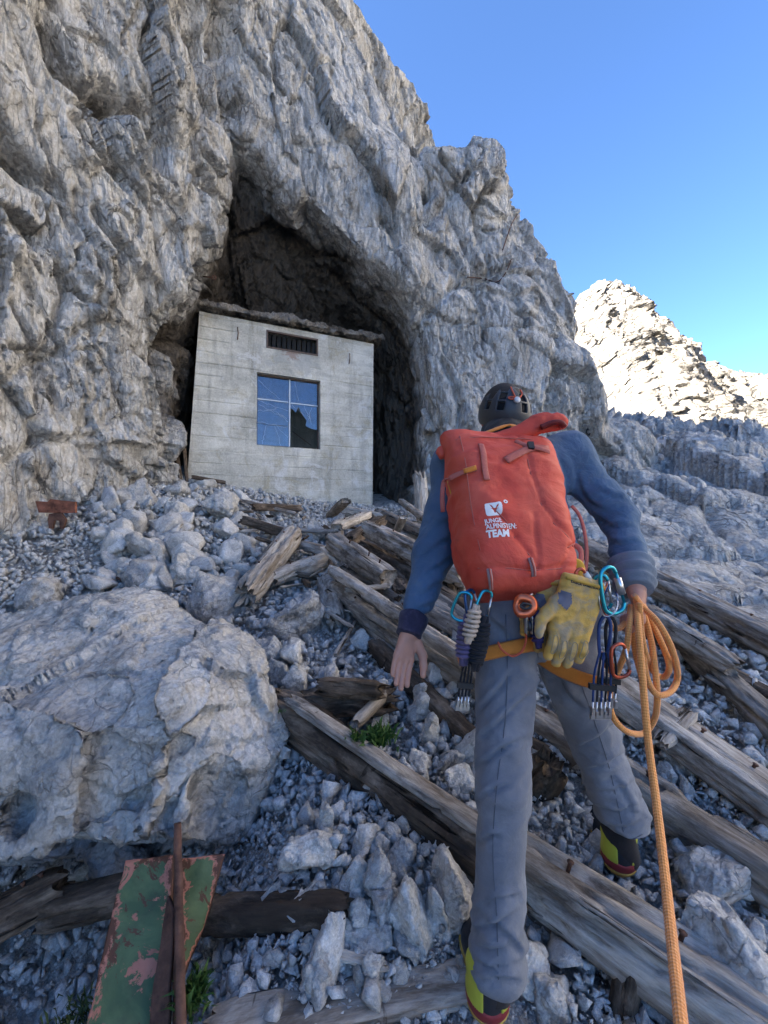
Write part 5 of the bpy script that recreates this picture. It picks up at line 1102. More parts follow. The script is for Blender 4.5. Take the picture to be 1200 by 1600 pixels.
def strap(uvs, w, name, mat, off=.004, parent=None, thick=.0022, n=5, world=None):
    q = [onpack(*packuv(*x), off) for x in uvs] if world is None else world
    q = spline(q, n); V, Fc, uv = tube(q, 1.0, 8, flat=(thick, w / 2), up=pn_); return mk(name, V, Fc, mat, parent or pack)
for pts in ([(-.075, .36), (-.05, .29), (-.03, .22), (0, .12), (.02, .06)], [(.055, .95), (.052, .78), (.05, .62), (.06, .42), (.085, .30), (.115, .23), (.145, .18)], [(-.13, .07), (-.06, .052), (.0, .045), (.07, .055), (.135, .09)], [(.11, .17), (.13, .195), (.15, .22)], [(-.135, .93), (-.138, .7), (-.136, .4), (-.125, .15)], [(-.15, .90), (-.08, .905), (0, .91), (.08, .905), (.15, .90)]):
    V, Fc, uv = tube(spline([onpack(r, a, .0006) for r, a in pts], 6), .0016, 6); mk('seam', V, Fc, M['redstrap'], pack)
# roll-top: a flattened roll of fabric across the top, its right end flaring out
tops = [P(682, 714, 1.40), P(700, 704, 1.40), P(735, 697, 1.40), P(775, 689, 1.40), P(815, 676, 1.40), P(842, 664, 1.40), P(862, 662, 1.39), P(882, 657, 1.39)]
q = spline(tops, 6); nq = len(q); tt_ = np.linspace(0, 1, nq); r = np.interp(tt_, [0, .04, .5, .72, .85, .95, 1], [.014, .022, .024, .036, .032, .030, .020])
V, Fc, uv = tube(q, r, 18, flat=(1.0, .75), up=(0, 0, 1)); V = V + .007 * np.stack([ridged(V * 17, k, 2) for k in range(3)], 1) * .7; mk('roll_top', V, Fc, M['red'], pack)
V, Fc, uv = tube(spline([P(845, 668, 1.375), P(862, 661, 1.365), P(874, 660, 1.36), P(881, 666, 1.365)], 5), .009, 8, flat=(1, 1.6)); mk('buckle_tab', V, Fc, red_mat('dark_red_tab', (.16, .02, .02), (.2, .04, .03)), pack)
strap([(752, 694), (752, 715), (754, 738), (757, 758)], .019, 'top_strap', M['redstrap'], .006)
strap([(786, 728), (805, 716), (828, 706), (856, 703)], .024, 'side_strap', M['redstrap'], .008)
strap([(806, 690), (826, 702), (840, 708), (855, 712)], .016, 'side_strap', M['redstrap'], .011)
b_ = onpack(*packuv(827, 704), .016); bk = MB(); bk.add(*box(b_, (pr_, pa_, pn_), (.009, .012, .004))); bk.build('strap_buckle', M['blackp'], pack, smooth=False)
strap([(742, 738), (722, 738), (704, 742)], .017, 'compression_strap', M['redstrap'], .006)
strap(None, .014, 'strap_tail', M['redstrap'], world=[onpack(*packuv(706, 741), .012), P(694, 752, 1.30), P(691, 775, 1.29), P(692, 800, 1.295)])
strap([(726, 738), (742, 737)], .017, 'strap_label', M['orange'], .011)
sd = lambda u, v, dy: P(u, v, dy)
V, Fc, uv = tube(spline([sd(701, 752, 1.335), sd(710, 785, 1.30), sd(718, 815, 1.275), sd(724, 845, 1.255)], 6), .0055, 6); mk('side_zip', V, Fc, M['yellowz'], pack)
V, Fc, uv = tube(spline([sd(724, 845, 1.235), sd(727, 860, 1.225), sd(729, 890, 1.215)], 5), .0045, 6); mk('zip_pull', V, Fc, M['orange'], pack)
V, Fc, uv = tube(spline([sd(726, 838, 1.24), sd(731, 848, 1.23), sd(727, 862, 1.225), sd(723, 850, 1.235)], 4, True), .0022, 5, True); mk('zip_pull', V, Fc, M['blackp'], pack)
for (u, v) in ((768, 903), (826, 890)):
    p0, p1, p2 = onpack(*packuv(u - 4, v - 12), .004), onpack(*packuv(u, v), .014), onpack(*packuv(u + 4, v + 13), .004)
    V, Fc, uv = tube(spline([p0, p1, p2], 6), 1, 8, flat=(.003, .007), up=pn_); tg = mk('axe_loop', V, Fc, plain('grey_toggle', (.30, .20, .19), .5), pack); tg['_base'] = [float(x) for x in pack['_base']]
    V, Fc, uv = tube(spline([p0 + pn_ * .004, p1 + pn_ * .006, p2 + pn_ * .003], 6), .0024, 6); mk('toggle', V, Fc, M['redstrap'], tg)
# shoulder straps, haul loop and side compression cord on the right
V, Fc, uv = tube(spline([P(712, 694, 1.46), P(735, 684, 1.50), P(765, 674, 1.52), P(796, 664, 1.54), P(812, 672, 1.5)], 6), 1, 8, flat=(.004, .015), up=(0, -.3, 1)); mk('shoulder_strap', V, Fc, M['orange'], pack)
V, Fc, uv = tube(spline([P(893, 790, 1.34), P(905, 805, 1.33), P(913, 830, 1.31), P(917, 865, 1.28), P(914, 905, 1.25)], 6), 1, 6, flat=(.0018, .006), up=(0, -1, 0)); mk('side_cord', V, Fc, M['redstrap'], pack)
V, Fc, uv = tube(spline([P(886, 860, 1.26), P(896, 852, 1.25), P(908, 862, 1.24), P(906, 890, 1.22)], 6), 1, 8, flat=(.003, .008), up=(0, -1, 0)); mk('hip_strap', V, Fc, M['redstrap'], pack)
# printed emblem and lettering, wrapped on the fabric
def wrap(name, V2, F2, u, v, tilt, parent, mat, surf=onpack, off=.0016):
    r0, a0 = packuv(u, v); c, s = math.cos(tilt), math.sin(tilt)
    W_ = [surf(r0 + x * c - y * s, a0 + (x * s + y * c) / PL, off) for x, y in V2]; return mk(name, W_, F2, mat, parent)
def text_mesh(s, size, bold=.0, align='LEFT', step=.006):
    cu = bpy.data.curves.new('lettering', 'FONT'); cu.body = s; cu.size = size; cu.offset = bold; cu.align_x = align; cu.resolution_u = 3
    o = bpy.data.objects.new('lettering', cu); COL.objects.link(o); dg_ = bpy.context.evaluated_depsgraph_get(); me = bpy.data.meshes.new_from_object(o.evaluated_get(dg_)); bpy.data.objects.remove(o)
    bm = bmesh.new(); bm.from_mesh(me); bmesh.ops.triangulate(bm, faces=bm.faces)
    for _ in range(4):
        e = [x for x in bm.edges if x.calc_length() > step]
        if not e: break
        bmesh.ops.subdivide_edges(bm, edges=e, cuts=1); bmesh.ops.triangulate(bm, faces=[f for f in bm.faces if len(f.verts) > 3])
    bm.verts.index_update(); V = [(v.co.x, v.co.y) for v in bm.verts]; F_ = [[v.index for v in f.verts] for f in bm.faces]; bm.free(); return V, F_
tl_ = .06
for s, u, v, sz, bd, xs_ in (('JUNGE', 754.5, 825, .0200, .0005, .72), ('ALPINISTEN:', 756, 833.5, .0185, .0004, .80), ('TEAM', 757.5, 845.5, .0265, .0012, .88)):
    V2, F2 = text_mesh(s, sz, bd); V2 = [(x * xs_, y) for x, y in V2]; wrap('lettering', V2, F2, u, v, tl_, pack, M['print'])
def gridpoly(outer, holes=(), n=46):                              # fill an outline with small cells, leaving the holes open
    xs = np.linspace(min(p[0] for p in outer), max(p[0] for p in outer), n); ys = np.linspace(min(p[1] for p in outer), max(p[1] for p in outer), n); gx_, gy_ = np.meshgrid((xs[1:] + xs[:-1]) / 2, (ys[1:] + ys[:-1]) / 2, indexing='ij')
    k = polysdf(gx_, gy_, outer) < 0
    for h_ in holes: k &= polysdf(gx_, gy_, h_) > 0
    i = np.arange(n * n).reshape(n, n); Xg, Yg = np.meshgrid(xs, ys, indexing='ij'); Q = np.stack([i[:-1, :-1], i[1:, :-1], i[1:, 1:], i[:-1, 1:]], 2)[k]
    us, inv = np.unique(Q, return_inverse=True); return np.c_[Xg.ravel(), Yg.ravel()][us], inv.reshape(-1, 4)
em = .039
shield = [(-.5, .46), (-.35, .5), (.1, .5), (.52, .5), (.52, -.05), (.40, -.40), (.12, -.48), (-.40, -.48), (-.52, -.30), (-.52, .2)]
shield = [tuple(p) for p in spline([np.array(p) for p in shield], 4, True)]
head_ = [(.02, -.30), (.10, -.20), (.13, -.05), (.22, .05), (.34, .06), (.20, .10), (.30, .22), (.36, .40), (.22, .30), (.12, .12), (.05, .10), (-.02, .13), (-.10, .30), (-.24, .40), (-.16, .22), (-.10, .08), (-.22, .08), (-.10, .02), (-.04, -.06), (-.03, -.20)]
hole2 = [(-.40, .02), (-.22, -.02), (-.12, -.12), (-.08, -.24), (-.20, -.30), (-.36, -.26)]
sc = lambda p: [(x * em * 1.08, y * em) for x, y in p]
V2, F2 = gridpoly(sc(shield), (sc(head_), ), 60); wrap('emblem', V2, F2.tolist(), 767, 803.5, tl_, pack, M['print'])
ring = [(math.cos(a), math.sin(a)) for a in np.linspace(0, 2 * math.pi, 20)[:-1]]
V2, F2 = gridpoly([(x * .0062, y * .0062) for x, y in ring], ([(x * .0028, y * .0028) for x, y in ring],), 18); wrap('emblem', V2, F2.tolist(), 784.5, 792, tl_, pack, M['print'])

# ------------------------------------------------------------------ helmet
M['helmet'] = plain('charcoal_helmet_shell', (.035, .04, .048), .45, 0, .15, 60, .05); M['hole'] = plain('dark_vent_opening', (.006, .006, .008), .9); M['redcord'] = cloth('red_orange_strap', (.55, .10, .05), 700, fold=.1)
hc = hd + np.array([.004, -.006, .012]); hz = nrm(np.array([.10, -.25, 1.])); hx = nrm(np.cross([0, 1, 0], hz)); hy = np.cross(hz, hx)
def hl(X, Y, Z):
    x, y, z = X - hc[0], Y - hc[1], Z - hc[2]; return x * hx[0] + y * hx[1] + z * hx[2], x * hy[0] + y * hy[1] + z * hy[2], x * hz[0] + y * hz[1] + z * hz[2]
VH = [(az, el) for el in (14, 36, 56) for az in (-150, -118, -62, -30, 20, 160)]
def helsdf(X, Y, Z):
    x, y, z = hl(X, Y, Z)
    d = (np.sqrt((x / .103) ** 2 + (y / .128) ** 2 + (z / .112) ** 2) - 1) * .103
    inner = (np.sqrt((x / .088) ** 2 + (y / .113) ** 2 + (z / .098) ** 2) - 1) * .088
    d = smax(d, -inner, .006); rim = z + .018 + .10 * np.clip(-y - .02, -.2, .05) - .02 * 0
    d = smax(d, -(z + .052 - .25 * np.maximum(y, 0)), .008)
    for az, el in VH:
        a, e = rad(az), rad(el); n = np.array([math.cos(e) * math.cos(a), math.cos(e) * math.sin(a), math.sin(e)]); c = n * np.array([.103, .128, .112])
        t1 = nrm(np.array([-n[1], n[0], 0])); t2 = np.cross(n, t1)
        p = np.maximum(np.abs((x - c[0]) * t1[0] + (y - c[1]) * t1[1] + (z - c[2]) * t1[2]) - .011, np.abs((x - c[0]) * t2[0] + (y - c[1]) * t2[1] + (z - c[2]) * t2[2]) - .013)
        k = np.maximum(p - .003, np.abs((x - c[0]) * n[0] + (y - c[1]) * n[1] + (z - c[2]) * n[2]) - .03); d = smax(d, -k, .004)
    return d
helmet = thing('helmet', tuple(hc + hz * -.05), 'black climbing helmet with vents and an orange elastic on its back', 'helmet')
V, Q = sdf_mesh(helsdf, hc - .16, hc + .16, .0032); mk('shell', V, Q, M['helmet'], helmet)
V, Q = sdf_mesh(lambda X, Y, Z: smax((lambda q: (np.sqrt((q[0] / .093) ** 2 + (q[1] / .118) ** 2 + (q[2] / .102) ** 2) - 1) * .09)(hl(X, Y, Z)), -(hl(X, Y, Z)[2] + .03), .006), hc - .16, hc + .16, .006); mk('liner', V, Q, M['hole'], helmet)
hs = lambda az, el, s=1.0: hc + sum(ax * v for ax, v in zip((hx, hy, hz), np.array([math.cos(rad(el)) * math.cos(rad(az)) * .103, math.cos(rad(el)) * math.sin(rad(az)) * .128, math.sin(rad(el)) * .112]) * s))
V, Fc, uv = tube(spline([hs(-98, 62, 1.03), hs(-93, 45, 1.03), hs(-86, 29, 1.04)], 5), .0028, 6); mk('elastic', V, Fc, M['redcord'], helmet)
V, Fc, uv = tube(spline([hs(-60, 56, 1.03), hs(-66, 42, 1.03), hs(-80, 29, 1.04)], 5), .0028, 6); mk('elastic', V, Fc, M['redcord'], helmet)
V, Fc, uv = tube(spline([hs(-88, 29, 1.05), hs(-96, 32, 1.06), hs(-104, 30, 1.05), hs(-98, 27, 1.05)], 4, True), .0024, 6, True); mk('elastic', V, Fc, M['redcord'], helmet)
n_ = nrm(hs(-84, 27) - hc); V, Fc, uv = tube([hs(-84, 27, 1.0), hs(-84, 27, 1.07)], .012, 14); mk('clip', V, Fc, plain('pale_grey_plastic', (.55, .56, .58), .4), helmet)
V, Fc, uv = tube(spline([hs(-170, -24, .93), hs(-130, -27, .93), hs(-95, -30, .93), hs(-60, -38, .9)], 6), 1, 8, flat=(.012, .003), up=(0, 0, 1)); mk('head_strap', V, Fc, M['redcord'], helmet)
V, Fc, uv = tube(spline([hs(-175, -20, .92), hs(178, -50, 1.0), hs(170, -75, 1.15)], 5), 1, 8, flat=(.002, .008), up=(1, 0, 0)); mk('chin_strap', V, Fc, M['redcord'], helmet)

# ------------------------------------------------------------------ harness
M['harness'] = cloth('dark_harness_webbing', (.022, .022, .028), 500)
har = thing('climbing_harness', tuple(J['pel']), 'climbing harness with dark waist belt and orange leg loops', 'harness')
def around(c, axd, rx, ry, name, mat, hgt, n=40, th=.005, tilt=None, seed=0):
    ax_ = nrm(np.asarray(axd, float)); x = nrm(np.cross(ax_, [0, 1, 0])); y = np.cross(ax_, x)
    q = [c + x * rx * math.cos(a) + y * ry * math.sin(a) for a in np.linspace(0, 2 * math.pi, n, endpoint=False)]
    V, Fc, uv = tube(q, 1, 8, True, flat=(hgt / 2, th), up=ax_); V = V + .003 * np.stack([pn(V * 14, seed + k) for k in range(3)], 1); return mk(name, V, Fc, mat, har)
dLg = nrm(J['kneeL'] - J['hipL']); dRg = nrm(J['kneeR'] - J['hipR'])
around(P(785, 1018, 1.262), nrm(dLg + np.array([.30, 0, 0])), .128, .130, 'leg_loop', M['orange'], .036, seed=3)
around(P(886, 1022, 1.312), nrm(dRg + np.array([-.62, 0, 0])), .138, .134, 'leg_loop', M['orange'], .040, seed=5)
around(J['pel'] + np.array([0, .012, .075]), (0, -.1, 1), .172, .132, 'waist_belt', M['harness'], .075, th=.008, seed=8)
V, Fc, uv = tube(spline([P(884, 885, 1.17), P(893, 880, 1.155), P(905, 884, 1.15), P(908, 905, 1.14)], 5), 1, 8, flat=(.004, .014), up=(0, -1, 0)); mk('waist_tab', V, Fc, M['yellowz'], har)
V, Fc, uv = tube(spline([P(778, 1003, 1.125), P(784, 1015, 1.12), P(800, 1025, 1.12), P(815, 1018, 1.115), P(822, 1000, 1.11), P(821, 985, 1.11)], 6), .003, 6); mk('leg_elastic', V, Fc, M['redcord'], har)

# ------------------------------------------------------------------ gear hanging from the harness
def metal(name, col, r=.3): return plain(name, col, r, .85, .1, 200, .05)
M['teal'] = metal('teal_anodised', (.03, .30, .40)); M['redal'] = metal('red_brown_anodised', (.42, .10, .06)); M['bluel'] = cloth('blue_sling', (.025, .05, .15), 700); M['blacks'] = cloth('black_sling', (.014, .015, .02), 700); M['orangeal'] = metal('orange_anodised', (.55, .13, .06))
def carabiner(c, long_, side, L, Wd, mat, label, r=.0048, lock=False, sleeve=None):
    x = nrm(np.asarray(long_, float)); y = np.asarray(side, float); y = nrm(y - x * (y @ x)); root = thing('carabiner', tuple(c), label, 'carabiner', None)
    o = [(-.5, -.1), (-.42, -.42), (-.25, -.5), (.18, -.46), (.42, -.34), (.5, -.05), (.46, .2), (.34, .30)]; o2 = [(-.30, .38), (-.42, .3), (-.5, -.1)]
    g = lambda p: c + x * p[0] * L + y * p[1] * Wd
    V, Fc, uv = tube(spline([g(p) for p in [(-.34, .40), (-.46, .26)] + o], 6), r, 8); mk('spine', V, Fc, mat, root)
    V, Fc, uv = tube([g((-.34, .40)), g((.34, .30))], r * .8, 8); mk('gate', V, Fc, M['steel'] if not lock else mat, root)
    if lock: V, Fc, uv = tube([g((-.14, .385)), g((.22, .325))], r * 1.7, 10); mk('locking_sleeve', V, Fc, sleeve or M['steel'], root)
    return root
carabiner(P(957, 922, 1.075), P(945, 880, 1.08) - P(962, 962, 1.08), (1, .3, .4), .115, .068, M['teal'], 'big teal locking carabiner with a grey sleeve beside the yellow glove', .0052, True)
carabiner(P(942, 925, 1.10), P(938, 885, 1.1) - P(944, 962, 1.1), (1, -.3, 0), .085, .045, M['teal'], 'smaller teal carabiner behind the large locking one at the right hip', .0045)
carabiner(P(970, 1032, 1.08), P(966, 1010, 1.08) - P(972, 1056, 1.08), (1, .2, .3), .082, .055, M['redal'], 'red brown carabiner hanging below the teal carabiners', .0045)
carabiner(P(724, 948, 1.13), (.3, 0, 1), (1, -.2, .0), .075, .05, M['teal'], 'teal carabiner on the left gear loop, left of the cord bundles', .0042)
carabiner(P(757, 945, 1.12), (.35, .1, 1), (1, .2, 0), .075, .042, M['teal'], 'slim teal carabiner right of the cord bundles on the left gear loop', .0042)
carabiner(P(738, 942, 1.16), (-.2, 0, 1), (1, .5, 0), .07, .045, metal('blue_anodised', (.05, .12, .32)), 'blue carabiner behind the cord bundles at the left hip', .0042)
carabiner(P(912, 905, 1.09), (-.5, 0, 1), (1, .1, .4), .055, .034, M['redal'], 'small red carabiner above the cuff of the front glove', .0045, True, plain('white_plastic', (.6, .6, .58), .4))
# wired nuts round the big carabiner
for k in range(5):
    a = rs.uniform(-.004, .004); q = spline([P(940 + k * 3, 905 + k * 2, 1.085 + a), P(936 + k * 2, 935, 1.07 + a), P(944 + k * 3, 962 - k, 1.07), P(962 + k, 955 - k * 3, 1.07 + a), P(966 - k, 925, 1.085)], 6)
    V, Fc, uv = tube(q, .0016, 5); mk('wire_loop', V, Fc, [M['steel'], M['redal'], M['steel'], M['orangeal'], M['bluel']][k], label='thin ' + ['bright steel', 'red', 'silver', 'orange', 'dark blue'][k] + ' wire loop on the big teal carabiner', cat='wire loop')
def cam_unit(top, bot, dirs, label, matl, n=4, wd=.05):
    root = thing('climbing_cam', tuple(bot), label, 'climbing cam'); L = bot - top; x = np.array([1., .0, 0.]); u = nrm(L)
    V, Fc, uv = tube(spline([top, top + L * .1 + x * wd * .28, top + L * .35 + x * wd * .2, top + L * .42, top + L * .35 - x * wd * .2, top + L * .1 - x * wd * .28], 5, True), 1, 6, True, flat=(.002, .005), up=(0, -1, 0)); mk('sling', V, Fc, matl, root)
    for k in range(n):
        o = x * wd * (k / (n - 1) - .5) * .8; V, Fc, uv = tube(spline([top + L * .36 + o * .5, top + L * .58 + o, top + L * .84 + o], 5), .0030, 6); mk('stem', V, Fc, M['blacks'] if k % 2 else matl, root)
        V, Fc, uv = tube([top + L * .84 + o, top + L * .99 + o], .0028, 6); mk('cable', V, Fc, M['steel'], root)
        b = MB(); b.add(*box(top + L * (.93 + .03 * (k % 2)) + o, (x, nrm(np.cross(u, x)), u), (.0035, .007, .009))); b.add(*box(top + L * .985 + o, (x, nrm(np.cross(u, x)), u), (.005, .005, .005))); b.build('cam_lobe', M['steel'], root, smooth=False)
    b = MB(); b.add(*box(top + L * .70, (nrm(x + .1 * u), nrm(np.cross(u, x)), u), (wd * .62, .006, .007))); b.build('trigger', M['blackp'], root, smooth=False)
cam_unit(P(946, 962, 1.09), P(938, 1122, 1.09), None, 'bundle of blue slung climbing cams hanging at the right hip', M['bluel'], 5, .052)
cam_unit(P(955, 965, 1.10), P(950, 1105, 1.12), None, 'second set of cams with black slings behind the blue ones', M['blacks'], 4, .045)
cam_unit(P(738, 985, 1.16), P(722, 1108, 1.15), None, 'black cams hanging below the cord bundles at the left hip', M['blacks'], 4, .034)
M['purple'] = cloth('purple_cord', (.10, .08, .16), 220, (.42, .40, .44), .5); M['beige'] = cloth('beige_cord', (.42, .34, .27), 300, (.16, .13, .12), .4)
def bundle(c, ax_, L, r, mat, label, turns=9, seed=0):
    x = nrm(np.asarray(ax_, float)); y = nrm(np.cross(x, [.2, 1, .1])); z = np.cross(x, y); root = thing('cord_bundle', tuple(c), label, 'cord bundle'); rs_ = random.Random(seed)
    for k in range(3):
        o = 2.1 * k; q = [c + x * (t - .5) * L + (y * math.cos(o + t * 2) + z * math.sin(o + t * 2)) * r * (.30 + .25 * math.sin(t * math.pi)) for t in np.linspace(-.12, 1.12, 14)]; V, Fc, uv = tube(q, r * .38, 8); mk('strand', V, Fc, mat, root)
    q = [c + x * (t - .5) * L * .9 + (y * math.cos(t * turns * 6.28) + z * math.sin(t * turns * 6.28)) * r * (.75 + .2 * math.sin(t * 3.1)) for t in np.linspace(0, 1, turns * 12)]; V, Fc, uv = tube(q, r * .27, 7); mk('wrapped_cord', V, Fc, mat, root)
bundle(P(727, 1000, 1.13), (-.1, 0, -1), .105, .021, M['purple'], 'purple and white striped cord bundle at the left hip', 8, 1)
bundle(P(737, 975, 1.10), (-.25, 0, -1), .080, .017, M['beige'], 'beige cord bundle hanging between the striped and the black one', 6, 2)
bundle(P(749, 1005, 1.11), (-.2, 0, -1), .115, .020, M['blacks'], 'black cord bundle on the thigh at the left hip', 9, 3)
bundle(P(838, 980, 1.10), (.1, 0, -1), .085, .015, plain('violet_cord', (.05, .035, .12), .8), 'dark violet sling bundle hanging behind the pulley', 7, 4)
# belay device and pulley at the back of the harness
bd_ = thing('belay_device', tuple(P(820, 950, 1.09)), 'orange metal belay device hanging below the rucksack', 'belay device')
V, Fc, uv = tube(spline([P(808, 946, 1.09), P(812, 958, 1.08), P(826, 958, 1.08), P(834, 950, 1.08), P(831, 938, 1.085), P(814, 934, 1.09)], 5, True), 1, 8, True, flat=(.005, .011), up=(0, -1, .2)); mk('plate', V, Fc, M['orangeal'], bd_)
V, Fc, uv = tube(spline([P(813, 947, 1.075), P(818, 951, 1.072), P(827, 950, 1.072), P(829, 945, 1.075), P(818, 943, 1.075)], 5, True), .003, 6, True); mk('slot', V, Fc, M['blackp'], bd_)
V, Fc, uv = tube(spline([P(812, 930, 1.10), P(822, 934, 1.09), P(832, 928, 1.1)], 5), .004, 6); mk('wire', V, Fc, M['steel'], bd_)
pu = thing('pulley', tuple(P(826, 978, 1.09)), 'small silver pulley below the orange belay device', 'pulley')
for dx in (-.007, .007):
    V, Fc, uv = tube(spline([P(826, 962, 1.085) + np.array([dx, 0, 0]), P(826, 976, 1.085) + np.array([dx, 0, 0]), P(826, 990, 1.085) + np.array([dx, 0, 0])], 4), 1, 8, flat=(.010, .0018), up=(0, -1, 0)); mk('side_plate', V, Fc, M['steel'], pu)
V, Fc, uv = tube([P(826, 978, 1.085) - np.array([.005, 0, 0]), P(826, 978, 1.085) + np.array([.005, 0, 0])], .013, 16); mk('wheel', V, Fc, plain('dark_wheel', (.05, .05, .055), .4, .6), pu)

# ------------------------------------------------------------------ leather gloves
def glove_mat():
    t = NT('yellow_work_leather'); co = t.coord('Object', rnd=False); f = t.noise(co, 26, 5, .6, .6); g = t.noise(co, 120, 6, .7)
    c = t.mix(t.ramp(f, [(.42, 0), (.64, .85)]), (.60, .36, .085), (.30, .26, .20)); c = t.mix(t.ramp(g, [(.55, 0), (.8, .5)]), c, (.62, .46, .18))
    return t.done(c, .75, t.bump(t.math('ADD', f, g), .5, .004), spec=.25)
M['glove'] = glove_mat(); M['gpad'] = plain('grey_leather_patch', (.13, .13, .17), .8)
def glove(cuff, tip, side, label, sc=1.0, yaw=0.0, text=False):
    f = nrm(tip - cuff); L = np.linalg.norm(tip - cuff); nrm_ = nrm(np.array([yaw, -1., 0]) - f * (np.array([yaw, -1., 0]) @ f)); r = np.cross(f, nrm_) * side
    p = lambda a, b, c: cuff + f * a * L + r * b * sc + nrm_ * c
    seg_ = []
    for k, (b, e) in enumerate(((.036, .95), (.013, 1.0), (-.011, .985), (-.035, .90))):
        seg_ += [(p(.66, b, 0), p((.66 + e) / 2, b * 1.05, .012), .0125, .0118), (p((.66 + e) / 2, b * 1.05, .012), p(e, b * 1.02, .006), .0118, .0098)]
    def fn(X, Y, Z):
        d = None
        for b in (-.034, -.012, .012, .034):
            e = cone(X, Y, Z, p(.03, b * .95, 0), p(.64, b * 1.05, 0), .019, .017); d = e if d is None else smin(d, e, .012)
        k2 = None
        for a, b, ra, rb in seg_:
            e = cone(X, Y, Z, a, b, ra, rb); k2 = e if k2 is None else smin(k2, e, .002)
        d = smin(d, k2, .007); d = smin(d, cone(X, Y, Z, p(.36, .050, 0), p(.58, .075, .008), .017, .014), .014); d = smin(d, cone(X, Y, Z, p(.58, .075, .008), p(.74, .078, .018), .014, .010), .006)
        a_ = (X - cuff[0]) * f[0] + (Y - cuff[1]) * f[1] + (Z - cuff[2]) * f[2]; return smax(d, -a_, .006)
    A = np.array([p(a, b, c) for a in (-.1, 1.15) for b in (-.10, .12) for c in (-.06, .06)]); V, Q = sdf_mesh(fn, A.min(0), A.max(0), .0034); N = vnormals(V, Q)
    V = V + N * (.0022 * fbm(V * 40, 3, 3) + .0022 * ridged(rotp(V, 'Y', .2) * np.array([14, 14, 40]), 5, 2))[:, None]
    root = thing('work_glove', tuple(cuff), label, 'glove'); mk('leather', V, Q, M['glove'], root); bv = BVHTree.FromPolygons([Vector(v) for v in V], Q.tolist())
    def on(a, b, off=.0015):
        o = p(a, b, .3); h = bv.ray_cast(Vector(o), Vector(-nrm_)); return np.array(h[0]) + np.array(h[1]) * off if h[0] else p(a, b, .02)
    V, Fc, uv = tube(spline([on(.05, b, .001) for b in (-.048, -.03, -.01, .01, .03, .048)], 4), 1, 6, flat=(.002, .0045), up=nrm_); mk('cuff_binding', V, Fc, plain('gold_binding', (.42, .25, .04), .7), root)
    V2, F2 = gridpoly([(.20, .05), (.34, .055), (.40, .030), (.30, .022), (.20, .030)], (), 14); mk('thumb_patch', [on(a, b) for a, b in V2], F2.tolist(), M['gpad'], root)
    for (a, b) in ((.80, .036), (.83, .013), (.82, -.011), (.77, -.035)):
        q = [on(a - .09, b - .004), on(a, b - .006), on(a + .09, b - .003), on(a + .09, b + .004), on(a, b + .006), on(a - .09, b + .004)]; V, Fc, uv = tube(spline(q, 3, True), .0010, 5, True); mk('stitching', V, Fc, plain('grey_stitching', (.25, .22, .15), .8), root)
    if text:
        V2, F2 = text_mesh('Black Diamond', .0125, .0004, 'CENTER', .004); c_ = -1 if side > 0 else 1
        mk('lettering', [on(.085 - y / L, x * (-side) * -1 * -1 if False else -x * side) for x, y in V2], F2, M['blackp'], root)
        V2, F2 = gridpoly([(0, .006), (.005, 0), (0, -.006), (-.005, 0)], (), 8); mk('emblem', [on(.075 - y / L, -(x + .049) * side) for x, y in V2], F2.tolist(), M['blackp'], root)
glove(P(868, 905, 1.13), P(862, 1022, 1.13), 1, 'yellow leather glove hanging behind, mostly hidden by the front glove', .9, -.4)
glove(P(912, 903, 1.085), P(876, 1036, 1.085), 1, 'yellow leather work glove hanging in front, its cuff lettered in black', 1.06, .05, True)

# ------------------------------------------------------------------ rope
def rope_mat():
    t = NT('orange_rope'); uvn = t.n('ShaderNodeUVMap', uv_map='uv'); mp = t.n('ShaderNodeMapping'); t.l(uvn.outputs[0], mp.inputs[0]); mp.inputs['Scale'].default_value = (1, 75, 1)
    sx_ = t.n('ShaderNodeSeparateXYZ'); t.l(mp.outputs[0], sx_.inputs[0]); w1 = t.math('SINE', t.math('MULTIPLY', t.math('ADD', t.math('MULTIPLY', sx_.outputs[0], 6.0), sx_.outputs[1]), 6.283)); w2 = t.math('SINE', t.math('MULTIPLY', t.math('SUBTRACT', t.math('MULTIPLY', sx_.outputs[0], 6.0), sx_.outputs[1]), 6.283))
    h = t.math('MULTIPLY', w1, w2); co = t.coord('Object', rnd=False); f = t.noise(co, 25, 6, .7); hh = t.ramp(h, [(0, .0), (.6, 1)])
    c = t.mix(f, (.74, .27, .06), (.84, .38, .12)); c = t.mix(t.math('MULTIPLY', hh, .25), c, (.52, .17, .04)); c = t.mix(t.ramp(t.noise(co, 8, 5), [(.55, 0), (.75, .4)]), c, (.50, .22, .08))
    m = t.done(c, .85, t.bump(h, .5, .0015, t.bump(t.noise(co, 700, 3), .4, .001)), spec=.2); t.b.inputs['Sheen Weight'].default_value = .3; return m
M['rope'] = rope_mat()
rope = thing('rope', tuple(P(990, 935, 1.15)), 'orange climbing rope held in coils in the right hand, its end running to the viewer', 'rope')
R_ = lambda *uv: [P(u, v, 1.145 + .05 * max(0, 1 - max(0, v - 935) / 35) + .022 * math.sin(k * 1.7 + len(uv)) + (uv[-1] if isinstance(uv[-1], float) else 0)) for k, (u, v) in enumerate(x for x in uv if not isinstance(x, float))]
